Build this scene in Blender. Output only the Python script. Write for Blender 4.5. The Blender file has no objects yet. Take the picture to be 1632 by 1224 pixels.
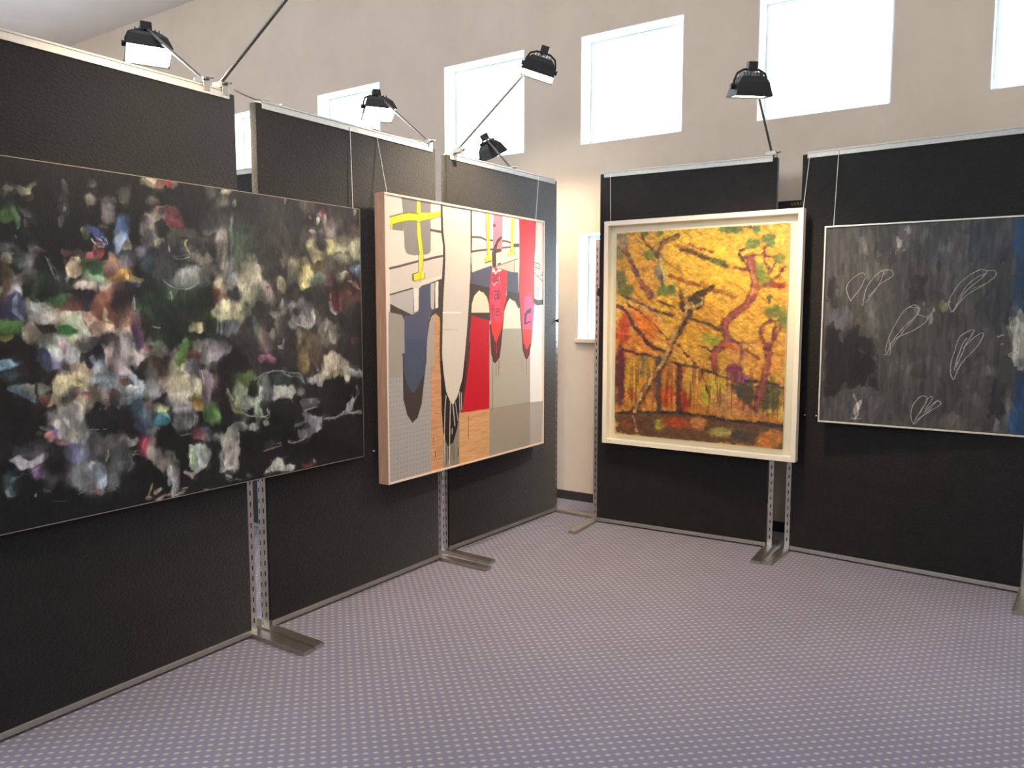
import bpy, bmesh, math, random
import numpy as np
from mathutils import Vector, Matrix

# ------------------------------------------------------------------ camera, sky, exposure
scene = bpy.context.scene
COL = scene.collection
cam_data = bpy.data.cameras.new('camera')
cam_data.sensor_width = 36.0
cam_data.lens = 1235.7/1632*36.0
cam_data.clip_end = 100
cam = bpy.data.objects.new('camera', cam_data)
cam.location = (0, 0, 1.5)
cam.rotation_euler = (math.pi/2 - 0.0943, 0.0, 0.5907)
COL.objects.link(cam)
scene.camera = cam

world = bpy.data.worlds.new('overcast_sky')
scene.world = world
world.use_nodes = True
bg = world.node_tree.nodes['Background']
bg.inputs['Color'].default_value = (0.80, 0.90, 1.0, 1)
bg.inputs['Strength'].default_value = 5.6

vs = scene.view_settings
vs.view_transform = 'Standard'
vs.look = 'None'
vs.gamma = 1.0
vs.use_curve_mapping = False
vs.exposure = 1.22
scene.cycles.use_denoising = True
scene.cycles.max_bounces = 10
scene.cycles.diffuse_bounces = 6
scene.cycles.transparent_max_bounces = 12
scene.cycles.sample_clamp_indirect = 8.0
LAMP_POWER = 44.0
LAMP_TINT = (1.0, 0.75, 0.46)

R = random.Random(4)
PI = math.pi

# ------------------------------------------------------------------ helpers
def lin(c):
    return tuple((x/12.92 if x <= .04045 else ((x+.055)/1.055)**2.4) for x in c)

def hexl(h):
    return lin(tuple(int(h[i:i+2], 16)/255 for i in (0, 2, 4)))

class Nodes:
    def __init__(s, name):
        s.m = bpy.data.materials.new(name); s.m.use_nodes = True
        s.t = s.m.node_tree; s.n = s.t.nodes; s.b = s.n['Principled BSDF']
    def new(s, kind, **kw):
        n = s.n.new(kind)
        for k, v in kw.items():
            setattr(n, k, v)
        return n
    def link(s, a, b):
        s.t.links.new(a, b)
    def math(s, op, a, b=None):
        n = s.new('ShaderNodeMath', operation=op)
        for i, q in enumerate((a, b)):
            if q is None:
                continue
            if isinstance(q, (int, float)):
                n.inputs[i].default_value = q
            else:
                s.link(q, n.inputs[i])
        return n.outputs[0]
    def noise(s, scale, detail=3, rough=.55, vec=None):
        n = s.new('ShaderNodeTexNoise')
        n.inputs['Scale'].default_value = scale; n.inputs['Detail'].default_value = detail
        n.inputs['Roughness'].default_value = rough
        if vec is not None:
            s.link(vec, n.inputs['Vector'])
        return n.outputs['Fac']
    def coords(s, scale=None):
        c = s.new('ShaderNodeTexCoord').outputs['Object']
        if scale is None:
            return c
        m = s.new('ShaderNodeMapping'); m.inputs['Scale'].default_value = scale
        s.link(c, m.inputs['Vector'])
        return m.outputs[0]
    def ramp(s, fac, stops):
        r = s.new('ShaderNodeValToRGB')
        e = r.color_ramp.elements
        e[0].position, e[0].color = stops[0][0], (*stops[0][1], 1)
        e[1].position, e[1].color = stops[-1][0], (*stops[-1][1], 1)
        for p, c in stops[1:-1]:
            q = e.new(p); q.color = (*c, 1)
        s.link(fac, r.inputs['Fac'])
        return r.outputs['Color']
    def bump(s, h, strength, dist):
        b = s.new('ShaderNodeBump')
        b.inputs['Strength'].default_value = strength; b.inputs['Distance'].default_value = dist
        s.link(h, b.inputs['Height']); s.link(b.outputs[0], s.b.inputs['Normal'])
    def set(s, **kw):
        for k, v in kw.items():
            s.b.inputs[k.replace('_', ' ')].default_value = v

def simple(name, col, rough=.5, metal=0.0, var=.08, scale=12, bump=0.0, spec=.5):
    k = Nodes(name)
    c = k.noise(scale, 3, .6, k.coords())
    lo = tuple(x*(1-var) for x in col); hi = tuple(min(1, x*(1+var)) for x in col)
    k.link(k.ramp(c, [(.3, lo), (.7, hi)]), k.b.inputs['Base Color'])
    k.set(Roughness=rough, Metallic=metal, Specular_IOR_Level=spec)
    if bump:
        k.bump(c, bump, .002)
    return k.m

# ------------------------------------------------------------------ materials
def mat_carpet():
    k = Nodes('carpet')
    xyz = k.new('ShaderNodeSeparateXYZ'); k.link(k.coords(), xyz.inputs[0])
    a = k.math('MULTIPLY', xyz.outputs[0], 1/.0510); b = k.math('MULTIPLY', xyz.outputs[1], 1/.0475)
    u = k.math('ADD', a, b); v = k.math('SUBTRACT', a, b)
    fu = k.math('SUBTRACT', k.math('FRACT', u), .5); fv = k.math('SUBTRACT', k.math('FRACT', v), .5)
    d = k.math('SQRT', k.math('ADD', k.math('MULTIPLY', k.math('MULTIPLY', fu, fu), .7), k.math('MULTIPLY', k.math('MULTIPLY', fv, fv), 1.7)))
    fine = k.noise(420, 2, .6, k.coords())
    d = k.math('ADD', d, k.math('MULTIPLY', k.math('SUBTRACT', fine, .5), .34))
    dot = k.ramp(d, [(.12, (.9, .9, .9)), (.30, (0, 0, 0))])
    pile = k.ramp(fine, [(.3, hexl('6f6c84')), (.7, hexl('8a8798'))])
    tuft = k.ramp(fine, [(.3, hexl('aaa49e')), (.7, hexl('c6c0ba'))])
    mix = k.new('ShaderNodeMix', data_type='RGBA')
    k.link(dot, mix.inputs['Factor']); k.link(pile, mix.inputs['A']); k.link(tuft, mix.inputs['B'])
    soil = k.noise(1.1, 4, .6, k.coords())
    mul = k.new('ShaderNodeMix', data_type='RGBA', blend_type='MULTIPLY'); mul.inputs['Factor'].default_value = 1
    k.link(mix.outputs['Result'], mul.inputs['A']); k.link(k.ramp(soil, [(.3, (.86, .85, .84)), (.7, (1, 1, 1))]), mul.inputs['B'])
    k.link(mul.outputs['Result'], k.b.inputs['Base Color'])
    k.set(Roughness=.95, Specular_IOR_Level=.15, Sheen_Weight=.15, Sheen_Roughness=.5)
    k.bump(fine, .5, .004)
    return k.m

def mat_felt():
    k = Nodes('black_felt')
    n = k.noise(9, 5, .65, k.coords()); f = k.noise(95, 4, .75, k.coords((.7, .7, 1)))
    c = k.ramp(k.math('ADD', k.math('MULTIPLY', n, .35), k.math('MULTIPLY', f, .65)), [(.36, hexl('080808')), (.64, hexl('212021'))])
    k.link(c, k.b.inputs['Base Color'])
    k.set(Roughness=.68, Specular_IOR_Level=.35, Sheen_Weight=.5, Sheen_Roughness=.4)
    k.b.inputs['Sheen Tint'].default_value = (.75, .74, .76, 1)
    k.bump(f, .9, .006)
    return k.m

def mat_wall():
    k = Nodes('cream_wall_paint')
    n = k.noise(2.2, 4, .6, k.coords())
    k.link(k.ramp(n, [(.3, hexl('d6c4b2')), (.7, hexl('dfcebc'))]), k.b.inputs['Base Color'])
    k.set(Roughness=.7, Specular_IOR_Level=.3)
    k.bump(k.noise(180, 2, .5, k.coords()), .12, .002)
    return k.m

def mat_glass(name, gloss):
    k = Nodes(name)
    out = k.n['Material Output']
    tr = k.new('ShaderNodeBsdfTransparent'); tr.inputs['Color'].default_value = (.97, .985, .98, 1)
    gl = k.new('ShaderNodeBsdfGlossy'); gl.inputs['Roughness'].default_value = .03
    lw = k.new('ShaderNodeLayerWeight'); lw.inputs['Blend'].default_value = .5
    fac = k.math('ADD', k.math('MULTIPLY', k.math('POWER', lw.outputs['Facing'], 4.0), .5), gloss)
    mx = k.new('ShaderNodeMixShader')
    k.link(fac, mx.inputs[0]); k.link(tr.outputs[0], mx.inputs[1]); k.link(gl.outputs[0], mx.inputs[2])
    k.link(mx.outputs[0], out.inputs['Surface'])
    return k.m

def mat_emit(name, col, strength):
    k = Nodes(name)
    n = k.noise(40, 2, .5, k.coords())
    k.link(k.ramp(n, [(.2, tuple(x*.92 for x in col)), (.8, col)]), k.b.inputs['Emission Color'])
    k.set(Emission_Strength=strength, Roughness=.4)
    return k.m

def mat_paint(name, rough, spec, coat, bump):
    k = Nodes(name)
    a = k.new('ShaderNodeAttribute', attribute_name='paint')
    k.link(a.outputs['Color'], k.b.inputs['Base Color'])
    k.set(Roughness=rough, Specular_IOR_Level=spec, Coat_Weight=coat, Coat_Roughness=.32)
    if bump:
        sep = k.new('ShaderNodeSeparateColor'); k.link(a.outputs['Color'], sep.inputs[0])
        k.bump(k.math('ADD', k.noise(120, 3, .6, k.coords((1, 1, .5))), sep.outputs[1]), bump, .003)
    return k.m

def mat_wood(name, lo, hi):
    k = Nodes(name)
    n = k.noise(7, 4, .6, k.coords((9, 9, 1.2)))
    k.link(k.ramp(n, [(.3, hexl(lo)), (.7, hexl(hi))]), k.b.inputs['Base Color'])
    k.set(Roughness=.5)
    return k.m

M = dict(
    carpet=mat_carpet(), felt=mat_felt(), wall=mat_wall(),
    ceiling=simple('white_ceiling_paint', hexl('f0ecea'), .85, 0, .03, 3),
    reveal=simple('white_reveal_paint', hexl('eeeeec'), .6, 0, .02, 6),
    base=simple('dark_vinyl_skirting', hexl('34302f'), .45, 0, .1, 8),
    alu=simple('brushed_aluminium', (.50, .48, .45), .55, 1.0, .08, 60),
    steel=simple('galvanised_steel', (.56, .54, .52), .38, 1.0, .12, 40),
    foot=simple('worn_steel_foot', (.52, .49, .44), .36, 1.0, .15, 30),
    slot=simple('slot_shadow_black', hexl('1c1a1a'), .8),
    black=simple('black_lamp_enamel', hexl('202022'), .42, 0, .15, 30),
    chrome=simple('zinc_plated_clamp', (.30, .275, .25), .4, 1.0, .1, 50),
    cord=simple('grey_cord_rubber', hexl('8a857e'), .6),
    wire=simple('pale_nylon_wire', hexl('f0eee8'), .5),
    glass=mat_glass('window_glass', .03), pictureglass=mat_glass('picture_glass', .012),
    lens=mat_emit('lit_lamp_lens', (1.0, .93, .80), 26.0),
    tan=mat_wood('tan_frame_wood', 'c29a82', 'd6b09a'),
    pinkedge=simple('pale_limed_wood_edge', hexl('ecd6c8'), .45, 0, .05, 30),
    white=simple('cream_white_frame_paint', hexl('efe6d4'), .45, 0, .03, 10),
    mount=simple('cream_mount_board', hexl('eee4d0'), .8, 0, .02, 14),
    metalframe=simple('pale_gold_metal_frame', (.78, .74, .64), .38, .6, .06, 30),
    edge=simple('thin_bronze_edge_strip', hexl('8f8474'), .45, .4, .06, 30),
    canvasside=simple('black_canvas_side', hexl('1e1e20'), .8),
    pin=simple('white_push_pin_plastic', hexl('eceae4'), .4),
    sign=simple('black_sign_board', hexl('241c1e'), .5),
    gold=simple('gold_sign_lettering', hexl('c79a5c'), .4, .3),
    winframe=simple('grey_window_aluminium', hexl('d4d8da'), .45, 0, .05, 20),
    sill=simple('beige_sill_board', hexl('d8c8ae'), .5, 0, .06, 10),
    paint_dark=mat_paint('oil_paint_dark_abstract', .5, .3, .02, .3),
    paint_graphic=mat_paint('enamel_paint_graphic', .5, .35, .02, 0),
    paint_land=mat_paint('oil_paint_landscape', .5, .4, .1, .6),
    paint_chalk=mat_paint('oil_paint_grey_chalk', .5, .4, .1, .35),
)

class MB:
    """Collects faces and links them as ONE mesh object."""
    def __init__(s):
        s.bm = bmesh.new()
    def box(s, x0, x1, y0, y1, z0, z1, bevel=0.0):
        r = bmesh.ops.create_cube(s.bm, size=1.0)
        vv = r['verts']
        for v in vv:
            v.co = Vector(((x0+x1)/2+v.co.x*(x1-x0), (y0+y1)/2+v.co.y*(y1-y0), (z0+z1)/2+v.co.z*(z1-z0)))
        if bevel:
            ee = list({e for v in vv for e in v.link_edges})
            bmesh.ops.bevel(s.bm, geom=ee, offset=bevel, segments=2, affect='EDGES', profile=.6)
        return s
    def tube(s, pts, r, seg=10):
        pts = [Vector(p) for p in pts]; rings = []
        for i, p in enumerate(pts):
            d = (pts[min(i+1, len(pts)-1)]-pts[max(i-1, 0)]).normalized()
            n = d.orthogonal().normalized() if i == 0 else (prev - d*prev.dot(d)).normalized()
            prev = n; b = d.cross(n)
            rr = r[i] if isinstance(r, (list, tuple)) else r
            rings.append([s.bm.verts.new(p+(n*math.cos(2*PI*k/seg)+b*math.sin(2*PI*k/seg))*rr) for k in range(seg)])
        for a, b in zip(rings, rings[1:]):
            for k in range(seg):
                s.bm.faces.new((a[k], a[(k+1) % seg], b[(k+1) % seg], b[k]))
        s.bm.faces.new(rings[0][::-1]); s.bm.faces.new(rings[-1])
        return s
    def loft(s, rings, cap0=True, cap1=True):
        rr = [[s.bm.verts.new(Vector(p)) for p in ring] for ring in rings]
        n = len(rr[0])
        for a, b in zip(rr, rr[1:]):
            for k in range(n):
                s.bm.faces.new((a[k], a[(k+1) % n], b[(k+1) % n], b[k]))
        if cap0:
            s.bm.faces.new(rr[0][::-1])
        if cap1:
            s.bm.faces.new(rr[-1])
        return s
    def ball(s, c, r, sz=1.0):
        q = bmesh.ops.create_uvsphere(s.bm, u_segments=14, v_segments=8, radius=r)
        for v in q['verts']:
            v.co = Vector((v.co.x, v.co.y, v.co.z*sz))+Vector(c)
        return s
    def xform(s, m):
        bmesh.ops.transform(s.bm, matrix=m, verts=s.bm.verts)
        return s
    def build(s, name, mat, parent=None, smooth=False, loc=None):
        bmesh.ops.recalc_face_normals(s.bm, faces=s.bm.faces)
        me = bpy.data.meshes.new(name); s.bm.to_mesh(me); s.bm.free()
        me.materials.append(mat)
        if smooth:
            for p in me.polygons:
                p.use_smooth = True
            me.set_sharp_from_angle(angle=math.radians(40))
        o = bpy.data.objects.new(name, me); COL.objects.link(o)
        if parent:
            o.parent = parent
        if loc is not None:
            o.location = loc
        return o

def thing(name, label, cat, loc, rz=0.0, group=None):
    o = bpy.data.objects.new(name, None); COL.objects.link(o)
    o.empty_display_size = .1
    o.location = loc; o.rotation_euler = (0, 0, rz)
    o['label'] = label; o['category'] = cat
    if group:
        o['group'] = group
    return o

def tag(o, label, cat, group=None):
    o['label'] = label; o['category'] = cat
    if group:
        o['group'] = group
    return o

def struct(o, label=None, cat=None):
    o['kind'] = 'structure'
    if label:
        o['label'] = label; o['category'] = cat
    return o

# ------------------------------------------------------------------ the room
X0, X1, Y0, Y1, ZC = -10.6, 3.6, -3.6, 5.31, 4.82
WT = .20                                                        # wall thickness
struct(MB().box(X0-.3, X1+.3, Y0-.3, Y1+.3, -.12, 0).build('floor', M['carpet']), 'lavender grey carpet with rows of cream dots', 'carpet')
struct(MB().box(X0-.3, X1+.3, Y0-.3, Y1+.3, ZC, ZC+.12).build('ceiling', M['ceiling']), 'plain white ceiling above the display panels', 'ceiling')

UP = [-9.80, -8.46, -7.12, -5.805, -4.254, -2.935, -1.603, -.278, 1.05, 2.38]     # left edges, high row
LOW = [-8.46, -7.12, -5.805, -4.254, -2.945, -.278, 1.05]                               # left edges, low row
WW = .812
UZ, LZ = (2.752, 3.55), (1.28, 2.09)

def holed_wall(a0, a1, holes, z1, put):
    """holes: (left, right, bottom, top); put(left, right, bottom, top) adds one solid block."""
    xs = sorted({a0, a1} | {h[0] for h in holes} | {h[1] for h in holes})
    zs = sorted({0.0, z1} | {h[2] for h in holes} | {h[3] for h in holes})
    for zl, zh in zip(zs, zs[1:]):
        start = None
        for xl, xh in zip(xs, xs[1:]):
            solid = not any(h[0]-1e-6 <= xl and xh <= h[1]+1e-6 and h[2]-1e-6 <= zl and zh <= h[3]+1e-6 for h in holes)
            if solid and start is None:
                start = xl
            if not solid and start is not None:
                put(start, xl, zl, zh); start = None
        if start is not None:
            put(start, a1, zl, zh)

mb = MB()
holes = [(x, x+WW, *UZ) for x in UP] + [(x, x+WW, *LZ) for x in LOW]
holed_wall(X0, X1, holes, ZC, lambda a, b, c, d: mb.box(a, b, Y1, Y1+WT, c, d))
struct(mb.build('wall_back', M['wall']), 'cream painted wall with two rows of square windows', 'wall')
struct(MB().box(X0, X1, Y1-.014, Y1, 0, .07, .003).build('baseboard_back', M['base']), 'dark skirting board along the cream window wall', 'skirting')

RW = [(-9.8, -7.2), (-6.8, -4.2), (-3.8, -2.4), (1.5, 3.2)]             # unseen high windows, added in the opposite wall to let daylight in
RZ, RH = 3.20, 1.50
mb = MB()
holed_wall(X0, X1, [(a, b, RZ, RZ+RH) for a, b in RW], ZC, lambda a, b, c, d: mb.box(a, b, Y0-WT, Y0, c, d))
struct(mb.build('wall_front', M['wall']), 'cream painted wall opposite the square windows', 'wall')
struct(MB().box(X0-WT, X0, Y0-WT, Y1+WT, 0, ZC).build('wall_left', M['wall']), 'cream end wall beyond the left panels', 'wall')
struct(MB().box(X1, X1+WT, Y0-WT, Y1+WT, 0, ZC).build('wall_right', M['wall']), 'cream end wall at the right of the hall', 'wall')

def portal(x, y, z, w, h, rx):
    l = bpy.data.lights.new('window_portal', 'AREA'); l.shape = 'RECTANGLE'; l.size = w; l.size_y = h
    l.cycles.is_portal = True
    o = bpy.data.objects.new('window_portal', l); o.location = (x, y, z); o.rotation_euler = (rx, 0, 0)
    COL.objects.link(o)

nwin = 0
def window(xl, xr, zl, zh, label, sill):
    """Square window: white lined recess, slim aluminium frame, one pane."""
    global nwin
    nwin += 1
    t = thing('window_%d' % nwin, label, 'window', (xl, Y1, zl))
    t['kind'] = 'structure'
    w, h, d = xr-xl, zh-zl, WT
    m = MB(); e = .006
    m.box(0, w, 0, d, -.0, e); m.box(0, w, 0, d, h-e, h); m.box(0, e, 0, d, 0, h); m.box(w-e, w, 0, d, 0, h)
    m.build('reveal', M['reveal'], t)
    f = .028; m = MB()
    m.box(e, w-e, d-.05, d-.01, e, e+f); m.box(e, w-e, d-.05, d-.01, h-e-f, h-e)
    m.box(e, e+f, d-.05, d-.01, e+f, h-e-f); m.box(w-e-f, w-e, d-.05, d-.01, e+f, h-e-f)
    m.build('frame', M['winframe'], t)
    MB().box(e+f, w-e-f, d-.032, d-.028, e+f, h-e-f).build('pane', M['glass'], t)
    if sill:
        MB().box(-.02, w+.02, -.03, d-.05, -.028, .004, .004).build('sill', M['sill'], t)
    portal(xl+w/2, Y1+WT+.02, zl+h/2, w, h, -PI/2)

ORD = ['first', 'second', 'third', 'fourth', 'fifth', 'sixth', 'seventh', 'eighth', 'ninth', 'tenth']
UP_LABEL = ['square high window at the far left end of the wall, hidden by the leftmost panel',
            'square high window behind the leftmost panel, second from the far end',
            'square high window glimpsed in the gap between the first two left panels',
            'square high window half behind the middle left panel and its glowing lamp',
            'square high window crossed by a slanting lamp arm above the corner panel',
            'whole square high window left of the lamp over the yellow landscape',
            'big square high window behind the dark lamp over the yellow landscape',
            'square high window cut off by the right edge of the picture',
            'square high window just out of sight past the right edge',
            'square high window at the far right end of the wall, out of sight']
LOW_LABEL = ['low window with beige sill at the far left end, hidden by the leftmost panel',
             'low window with beige sill behind the leftmost panel and its dark canvas',
             'low window with beige sill hidden behind the middle left panel',
             'low window with beige sill hidden behind the graphic painting',
             'low window with beige sill in the corner between the two panel rows',
             'low window with beige sill hidden behind the grey chalk painting',
             'low window with beige sill out of sight at the far right']
for x, lab in zip(UP, UP_LABEL):
    window(x, x+WW, *UZ, lab, False)
for x, lab in zip(LOW, LOW_LABEL):
    window(x, x+WW, *LZ, lab, True)
for i, (a, b) in enumerate(RW):
    nwin += 1
    t = thing('window_%d' % nwin, 'unseen wide high window added for daylight in the wall opposite the panels, %s from the left' % ORD[i], 'window', (a, Y0-WT, RZ))
    t['kind'] = 'structure'
    m = MB(); w = b-a
    m.box(0, w, .03, .08, 0, .05); m.box(0, w, .03, .08, RH-.05, RH); m.box(0, .05, .03, .08, .05, RH-.05); m.box(w-.05, w, .03, .08, .05, RH-.05)
    m.box(w/2-.025, w/2+.025, .03, .08, .05, RH-.05)
    m.build('frame', M['winframe'], t)
    for k in (0, 1):
        MB().box(.05+k*(w/2-.025), w/2-.025+k*(w/2-.025), .053, .057, .05, RH-.05).build('pane', M['glass'], t)
    portal(a+w/2, Y0-WT-.02, RZ+RH/2, w, RH, PI/2)

# ------------------------------------------------------------------ display panels
PT = .046                                                       # panel thickness
PZ = 1.99                                                       # top of the slotted posts
def panel(a, b, label, posts=(True, True), feet=(True, True), zt=2.44, post_gap=.004):
    """Felt covered board from ground point a to b; its front is local -y."""
    dx, dy = b[0]-a[0], b[1]-a[1]
    w = math.hypot(dx, dy)
    t = thing('display_panel', label, 'panel', (a[0], a[1], 0), math.atan2(dy, dx), 'felt display panels')
    MB().box(0, w, 0, PT, .035, zt-.012, .007).build('felt_board', M['felt'], t, True)
    r = MB()
    r.box(.03, w-.03, -.005, PT+.005, zt-.038, zt-.014, .0015); r.box(.03, w-.03, .0, PT, zt-.014, zt-.009); r.box(.03, w-.03, -.003, PT+.003, zt-.009, zt, .0015)
    r.build('top_rail', M['alu'], t)
    MB().box(.004, w-.004, -.004, PT+.004, .010, .034, .0015).build('bottom_rail', M['alu'], t)
    for side in (0, 1):
        if not posts[side]:
            continue
        x0 = -post_gap-.030 if side == 0 else w+post_gap
        x1 = x0+.030
        p = MB()                                                   # U channel, open to the back
        p.box(x0, x1, .008, .0105, .006, PZ); p.box(x0, x0+.0025, .0105, .026, .006, PZ); p.box(x1-.0025, x1, .0105, .026, .006, PZ)
        po = p.build('post', M['steel'], t)
        s = MB(); z = .06; xm = (x0+x1)/2
        while z < PZ-.03:
            s.box(xm-.0030, xm+.0030, .0072, .0079, z, z+.022)
            s.box(x0-.0006, x0-.0001, .015, .021, z, z+.022); s.box(x1+.0001, x1+.0006, .015, .021, z, z+.022)
            z += .05
        so = s.build('slots', M['slot'], po); so['kind'] = 'stuff'
        for zz in (.25, 1.1, 1.95):                                # brackets between board and post
            k = MB()
            if side == 0:
                k.box(x1, .004, .012, .024, zz, zz+.03)
            else:
                k.box(w-.004, x0, .012, .024, zz, zz+.03)
            k.build('bracket', M['steel'], t)
        if feet[side]:
            c = (x0+x1)/2; f = MB(); hw = .027
            f.box(c-hw, c+hw, -.355, .17, .017, .020, .0008); f.box(c-hw, c-hw+.003, -.355, .17, .0, .017); f.box(c+hw-.003, c+hw, -.355, .17, .0, .017)
            f.box(c-hw, c+hw, -.357, -.354, .0, .020)
            f.build('foot', M['foot'], t)
    return t, w

p1, w1 = panel((-2.914, 1.0), (-2.918, 2.2), 'black felt display panel at far left, behind the dark abstract canvas', feet=(False, True))
p2, w2 = panel((-2.927, 2.315), (-2.907, 3.545), 'black felt display panel in the middle of the left row')
p3, w3 = panel((-2.955, 3.705), (-2.899, 4.905), 'pale-lit black felt display panel nearest the corner, left row')
p4, w4 = panel((-2.512, 4.83), (-1.338, 4.89), 'black felt display panel behind the yellow landscape')
p5, w5 = panel((-1.198, 4.905), (.015, 4.83), 'black felt display panel behind the grey chalk painting')
pb, wb = panel((-5.05, 3.36), (-3.83, 3.40), 'black felt display panel standing behind the left row, seen through its gap', feet=(False, False))
pk = MB().tube([(w3-.004, -.001, 1.427), (w3-.004, -.016, 1.427), (w3-.004, -.03, 1.427)], [.008, .013, .011], 14).build('knob', M['black'], p3, True)
MB().box(-.012, .004, -.006, .02, 1.60, 1.655, .002).build('latch', M['black'], p4)

# ------------------------------------------------------------------ paintings
def vnoise(x, y, seed):
    xi = np.floor(x).astype(np.int64); yi = np.floor(y).astype(np.int64)
    fx = x - xi; fy = y - yi
    fx = fx*fx*(3-2*fx); fy = fy*fy*(3-2*fy)
    def h(a, b):
        n = (a*374761393 + b*668265263 + seed*1442695041) & 0xffffffff
        n = ((n ^ (n >> 13))*1274126177) & 0xffffffff
        return ((n ^ (n >> 16)) & 0xffff)/65535.0
    return (h(xi, yi)*(1-fx) + h(xi+1, yi)*fx)*(1-fy) + (h(xi, yi+1)*(1-fx) + h(xi+1, yi+1)*fx)*fy

def fbm(x, y, seed, octaves=3):
    s = 0; a = .5; t = 0
    for o in range(octaves):
        s = s + a*vnoise(x*2**o, y*2**o, seed+o); t += a; a *= .5
    return s/t

def rgb(hexcol):
    return np.array([int(hexcol[i:i+2], 16)/255 for i in (0, 2, 4)])

def smooth(q):
    """Catmull-Rom through the points of a brush line."""
    if len(q) < 3:
        return q
    e = np.vstack([2*q[0]-q[1], q, 2*q[-1]-q[-2]]); out = []
    t = np.linspace(0, 1, 5)[:-1, None]
    for i in range(1, len(e)-2):
        a, b, c, d = e[i-1], e[i], e[i+1], e[i+2]
        out.append(.5*(2*b+(c-a)*t+(2*a-5*b+4*c-d)*t**2+(3*b-a-3*c+d)*t**3))
    out.append(q[-1:])
    return np.vstack(out)

def dabs(img, u, v, cw, ch, tint, light, blend, seed):
    """Break the picture into brush dabs: each takes one colour, a little off its neighbours'."""
    ny, nx = u.shape; w = u[0, -1]; h = v[-1, 0]
    best = np.full(u.shape, 9.0); cx = u.copy(); cy = v.copy(); key = np.zeros(u.shape)
    gi = np.floor(u/cw); gj = np.floor(v/ch)
    for di in (-1, 0, 1):
        for dj in (-1, 0, 1):
            a = gi+di; b = gj+dj
            px = (a+.1+.8*vnoise(a, b, seed))*cw; py = (b+.1+.8*vnoise(a, b, seed+1))*ch
            k = vnoise(a, b, seed+2)
            th = (k-.5)*1.6
            dx = (u-px); dy = (v-py)
            ex = (dx*np.cos(th)+dy*np.sin(th))/cw; ey = (-dx*np.sin(th)+dy*np.cos(th))/ch
            d = ex*ex+ey*ey
            m = d < best
            best = np.where(m, d, best); cx = np.where(m, px, cx); cy = np.where(m, py, cy); key = np.where(m, k, key)
    ii = np.clip(cx/w*(nx-1), 0, nx-1).astype(int); jj = np.clip(cy/h*(ny-1), 0, ny-1).astype(int)
    d = img[jj, ii]
    kk = (key*977.0) % 1; k2 = (key*3571.0) % 1
    d = d*(1+(kk-.5)*2*light)[..., None] + ((k2-.5)*2)[..., None]*np.array(tint)
    return img*(1-blend) + np.clip(d, 0, 1)*blend

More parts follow.
